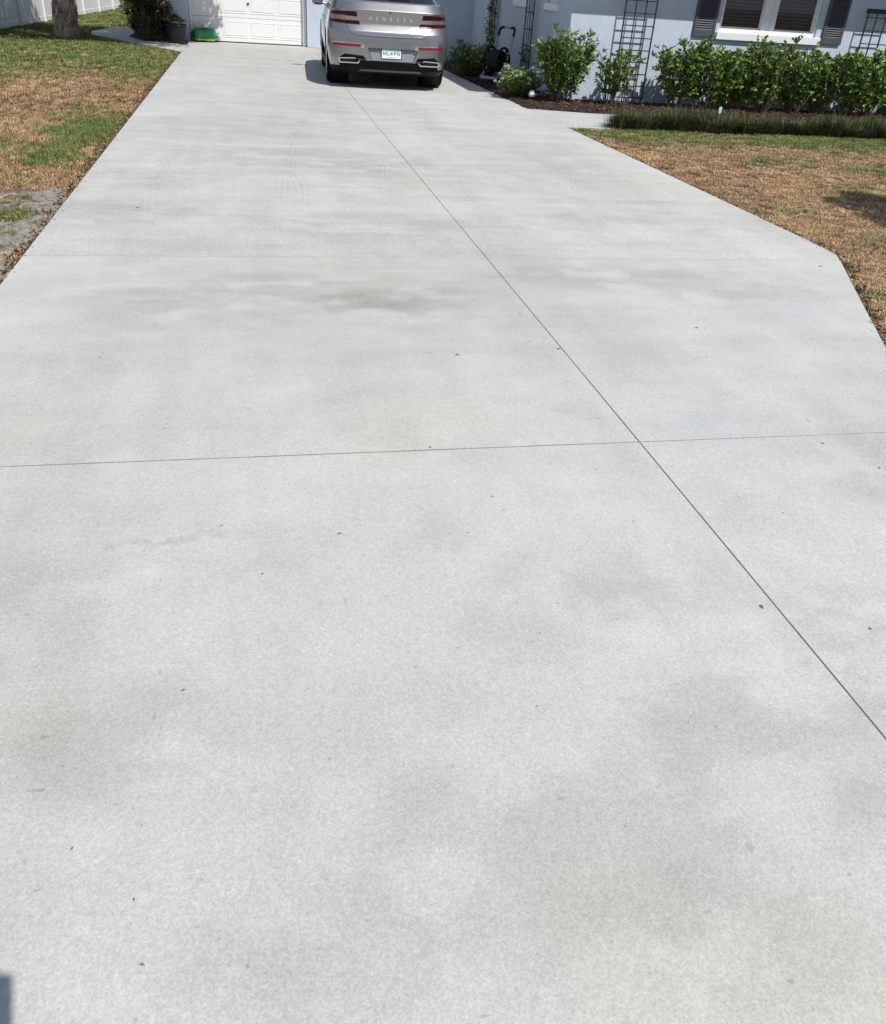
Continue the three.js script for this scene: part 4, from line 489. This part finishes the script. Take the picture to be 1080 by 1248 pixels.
// ------------------------------------------------------------------ the person taking the picture, behind the lens: only a corner of the shadow falls in view
{
  const F = new THREE.Vector3(), U = new THREE.Vector3(), R = new THREE.Vector3(); camera.updateMatrixWorld(); camera.matrixWorld.extractBasis(R, U, F); // F points backwards
  const C0 = camera.position.clone(), ph = C0.clone().addScaledVector(R, -.024).addScaledVector(U, -.058).addScaledVector(F, .016);
  const PH = thing('phone', 'dark phone held up by the person standing on the driveway', 'phone', ph.toArray()); PH.quaternion.copy(camera.quaternion); part('case', new RoundedBoxGeometry(.078, .163, .009, 3, .004), blackPlastic, PH); part('screen', new THREE.BoxGeometry(.072, .155, .001).translate(0, 0, .0052), gloss, PH);
  const W = (a, b, c) => ph.clone().addScaledVector(R, a).addScaledVector(U, b).addScaledVector(F, c).toArray();
  const P = thing('person', 'person in a grey shirt and dark shorts holding up a phone', 'person', [0, 0, 0]);
  const bones = []; const B = (a, b, ra, rb) => bones.push([...a, ra, ...b, rb]);
  const hx = -.14, hz = .47; // under the trunk
  for (const s of [-1, 1]) { B([hx + s * .09, .93, hz], [hx + s * .1, .5, hz - .01], .085, .058); B([hx + s * .1, .5, hz - .01], [hx + s * .105, .1, hz + .03], .055, .036); B([hx + s * .105, .05, hz + .05], [hx + s * .12, .035, hz - .14], .04, .032); B([hx + s * .17, 1.4, hz], [hx + s * .22, 1.16, hz - .1], .05, .042); }
  B([hx - .05, .97, hz], [hx + .05, .97, hz], .12, .12); B([hx, 1.0, hz], [hx, 1.32, hz], .12, .135); B([hx - .13, 1.38, hz], [hx + .13, 1.38, hz], .085, .085); B([hx, 1.42, hz], [hx, 1.55, hz - .02], .058, .055); B([hx, 1.63, hz - .03], [hx, 1.70, hz - .02], .085, .088); B([hx, 1.58, hz - .075], [hx, 1.6, hz - .06], .045, .05); B([hx, 1.625, hz - .118], [hx, 1.65, hz - .112], .014, .01);
  for (const s of [-1, 1]) { const w = W(s * .066, -.09, .045); B([hx + s * .22, 1.16, hz - .1], w, .04, .027); const k = W(s * .05, -.045, .03); B(w, k, .027, .022); for (let f = 0; f < 4; f++) { const a = W(s * .052, -.075 + f * .021, .024), b = W(s * .052, -.07 + f * .021, -.004), c = W(s * .03, -.066 + f * .021, -.016 - .001 * f); if (s > 0 && f === 3) continue; B(a, b, .0085, .0078); B(b, c, .0078, .0068); } B(W(s * .055, -.06, .032), W(s * .042, -.015, .024), .0095, .009); B(W(s * .042, -.015, .024), W(s * .026, .004, .016), .009, .0075); }
  const dist = (x, y, z) => { let d = 9; for (const b of bones) { const ex = b[4] - b[0], ey = b[5] - b[1], ez = b[6] - b[2], px = x - b[0], py = y - b[1], pz = z - b[2]; const t = clamp((px * ex + py * ey + pz * ez) / (ex * ex + ey * ey + ez * ez), 0, 1), q = Math.hypot(px - ex * t, py - ey * t, pz - ez * t) - lerp(b[3], b[7], t); const k = Math.min(b[3], b[7]) < .012 ? .004 : .03, h = Math.max(k - Math.abs(d - q), 0) / k; d = Math.min(d, q) - h * h * k * .25; } return d; };
  const mesh = (res, cx, cy, cz, S) => { const mc = new MarchingCubes(res, new THREE.MeshStandardMaterial(), false, false, 120000); mc.isolation = 0; const hf = res / 2; for (let k = 0; k < res; k++) for (let j = 0; j < res; j++) for (let i = 0; i < res; i++) mc.field[k * res * res + j * res + i] = -dist(cx + (i - hf) / hf * S, cy + (j - hf) / hf * S, cz + (k - hf) / hf * S); mc.update(); const n = mc.count, g = new THREE.BufferGeometry(); const pos = mc.positionArray.slice(0, n * 3); for (let i = 0; i < n; i++) { pos[3 * i] = cx + pos[3 * i] * S; pos[3 * i + 1] = cy + pos[3 * i + 1] * S; pos[3 * i + 2] = cz + pos[3 * i + 2] * S; } g.setAttribute('position', new THREE.BufferAttribute(pos, 3)); g.computeVertexNormals(); return g; };
  const skin = [.45, .27, .19], shirt = [.25, .26, .28], shorts = [.05, .055, .08], shoe = [.5, .5, .5];
  const gb = mesh(110, hx, .9, .28, .96); const col = []; const q = gb.attributes.position; for (let i = 0; i < q.count; i++) { const y = q.getY(i), x = Math.abs(q.getX(i) - hx), z = q.getZ(i); col.push(...(y < .09 ? shoe : y < .5 ? skin : y < 1.0 ? shorts : y < 1.5 && z > hz - .16 ? shirt : skin)); } gb.setAttribute('color', new THREE.Float32BufferAttribute(col, 3));
  part('body', gb, std({ vertexColors: true, roughness: .8 }), P); part('hair', new THREE.SphereGeometry(.102, 24, 16, 0, 6.2832, 0, 1.75).scale(1, 1.05, 1.1).rotateX(.5).translate(hx, 1.68, hz - .015), std({ color: lin(.05, .035, .025), roughness: .9 }), P);
}

renderer.render(scene, camera);
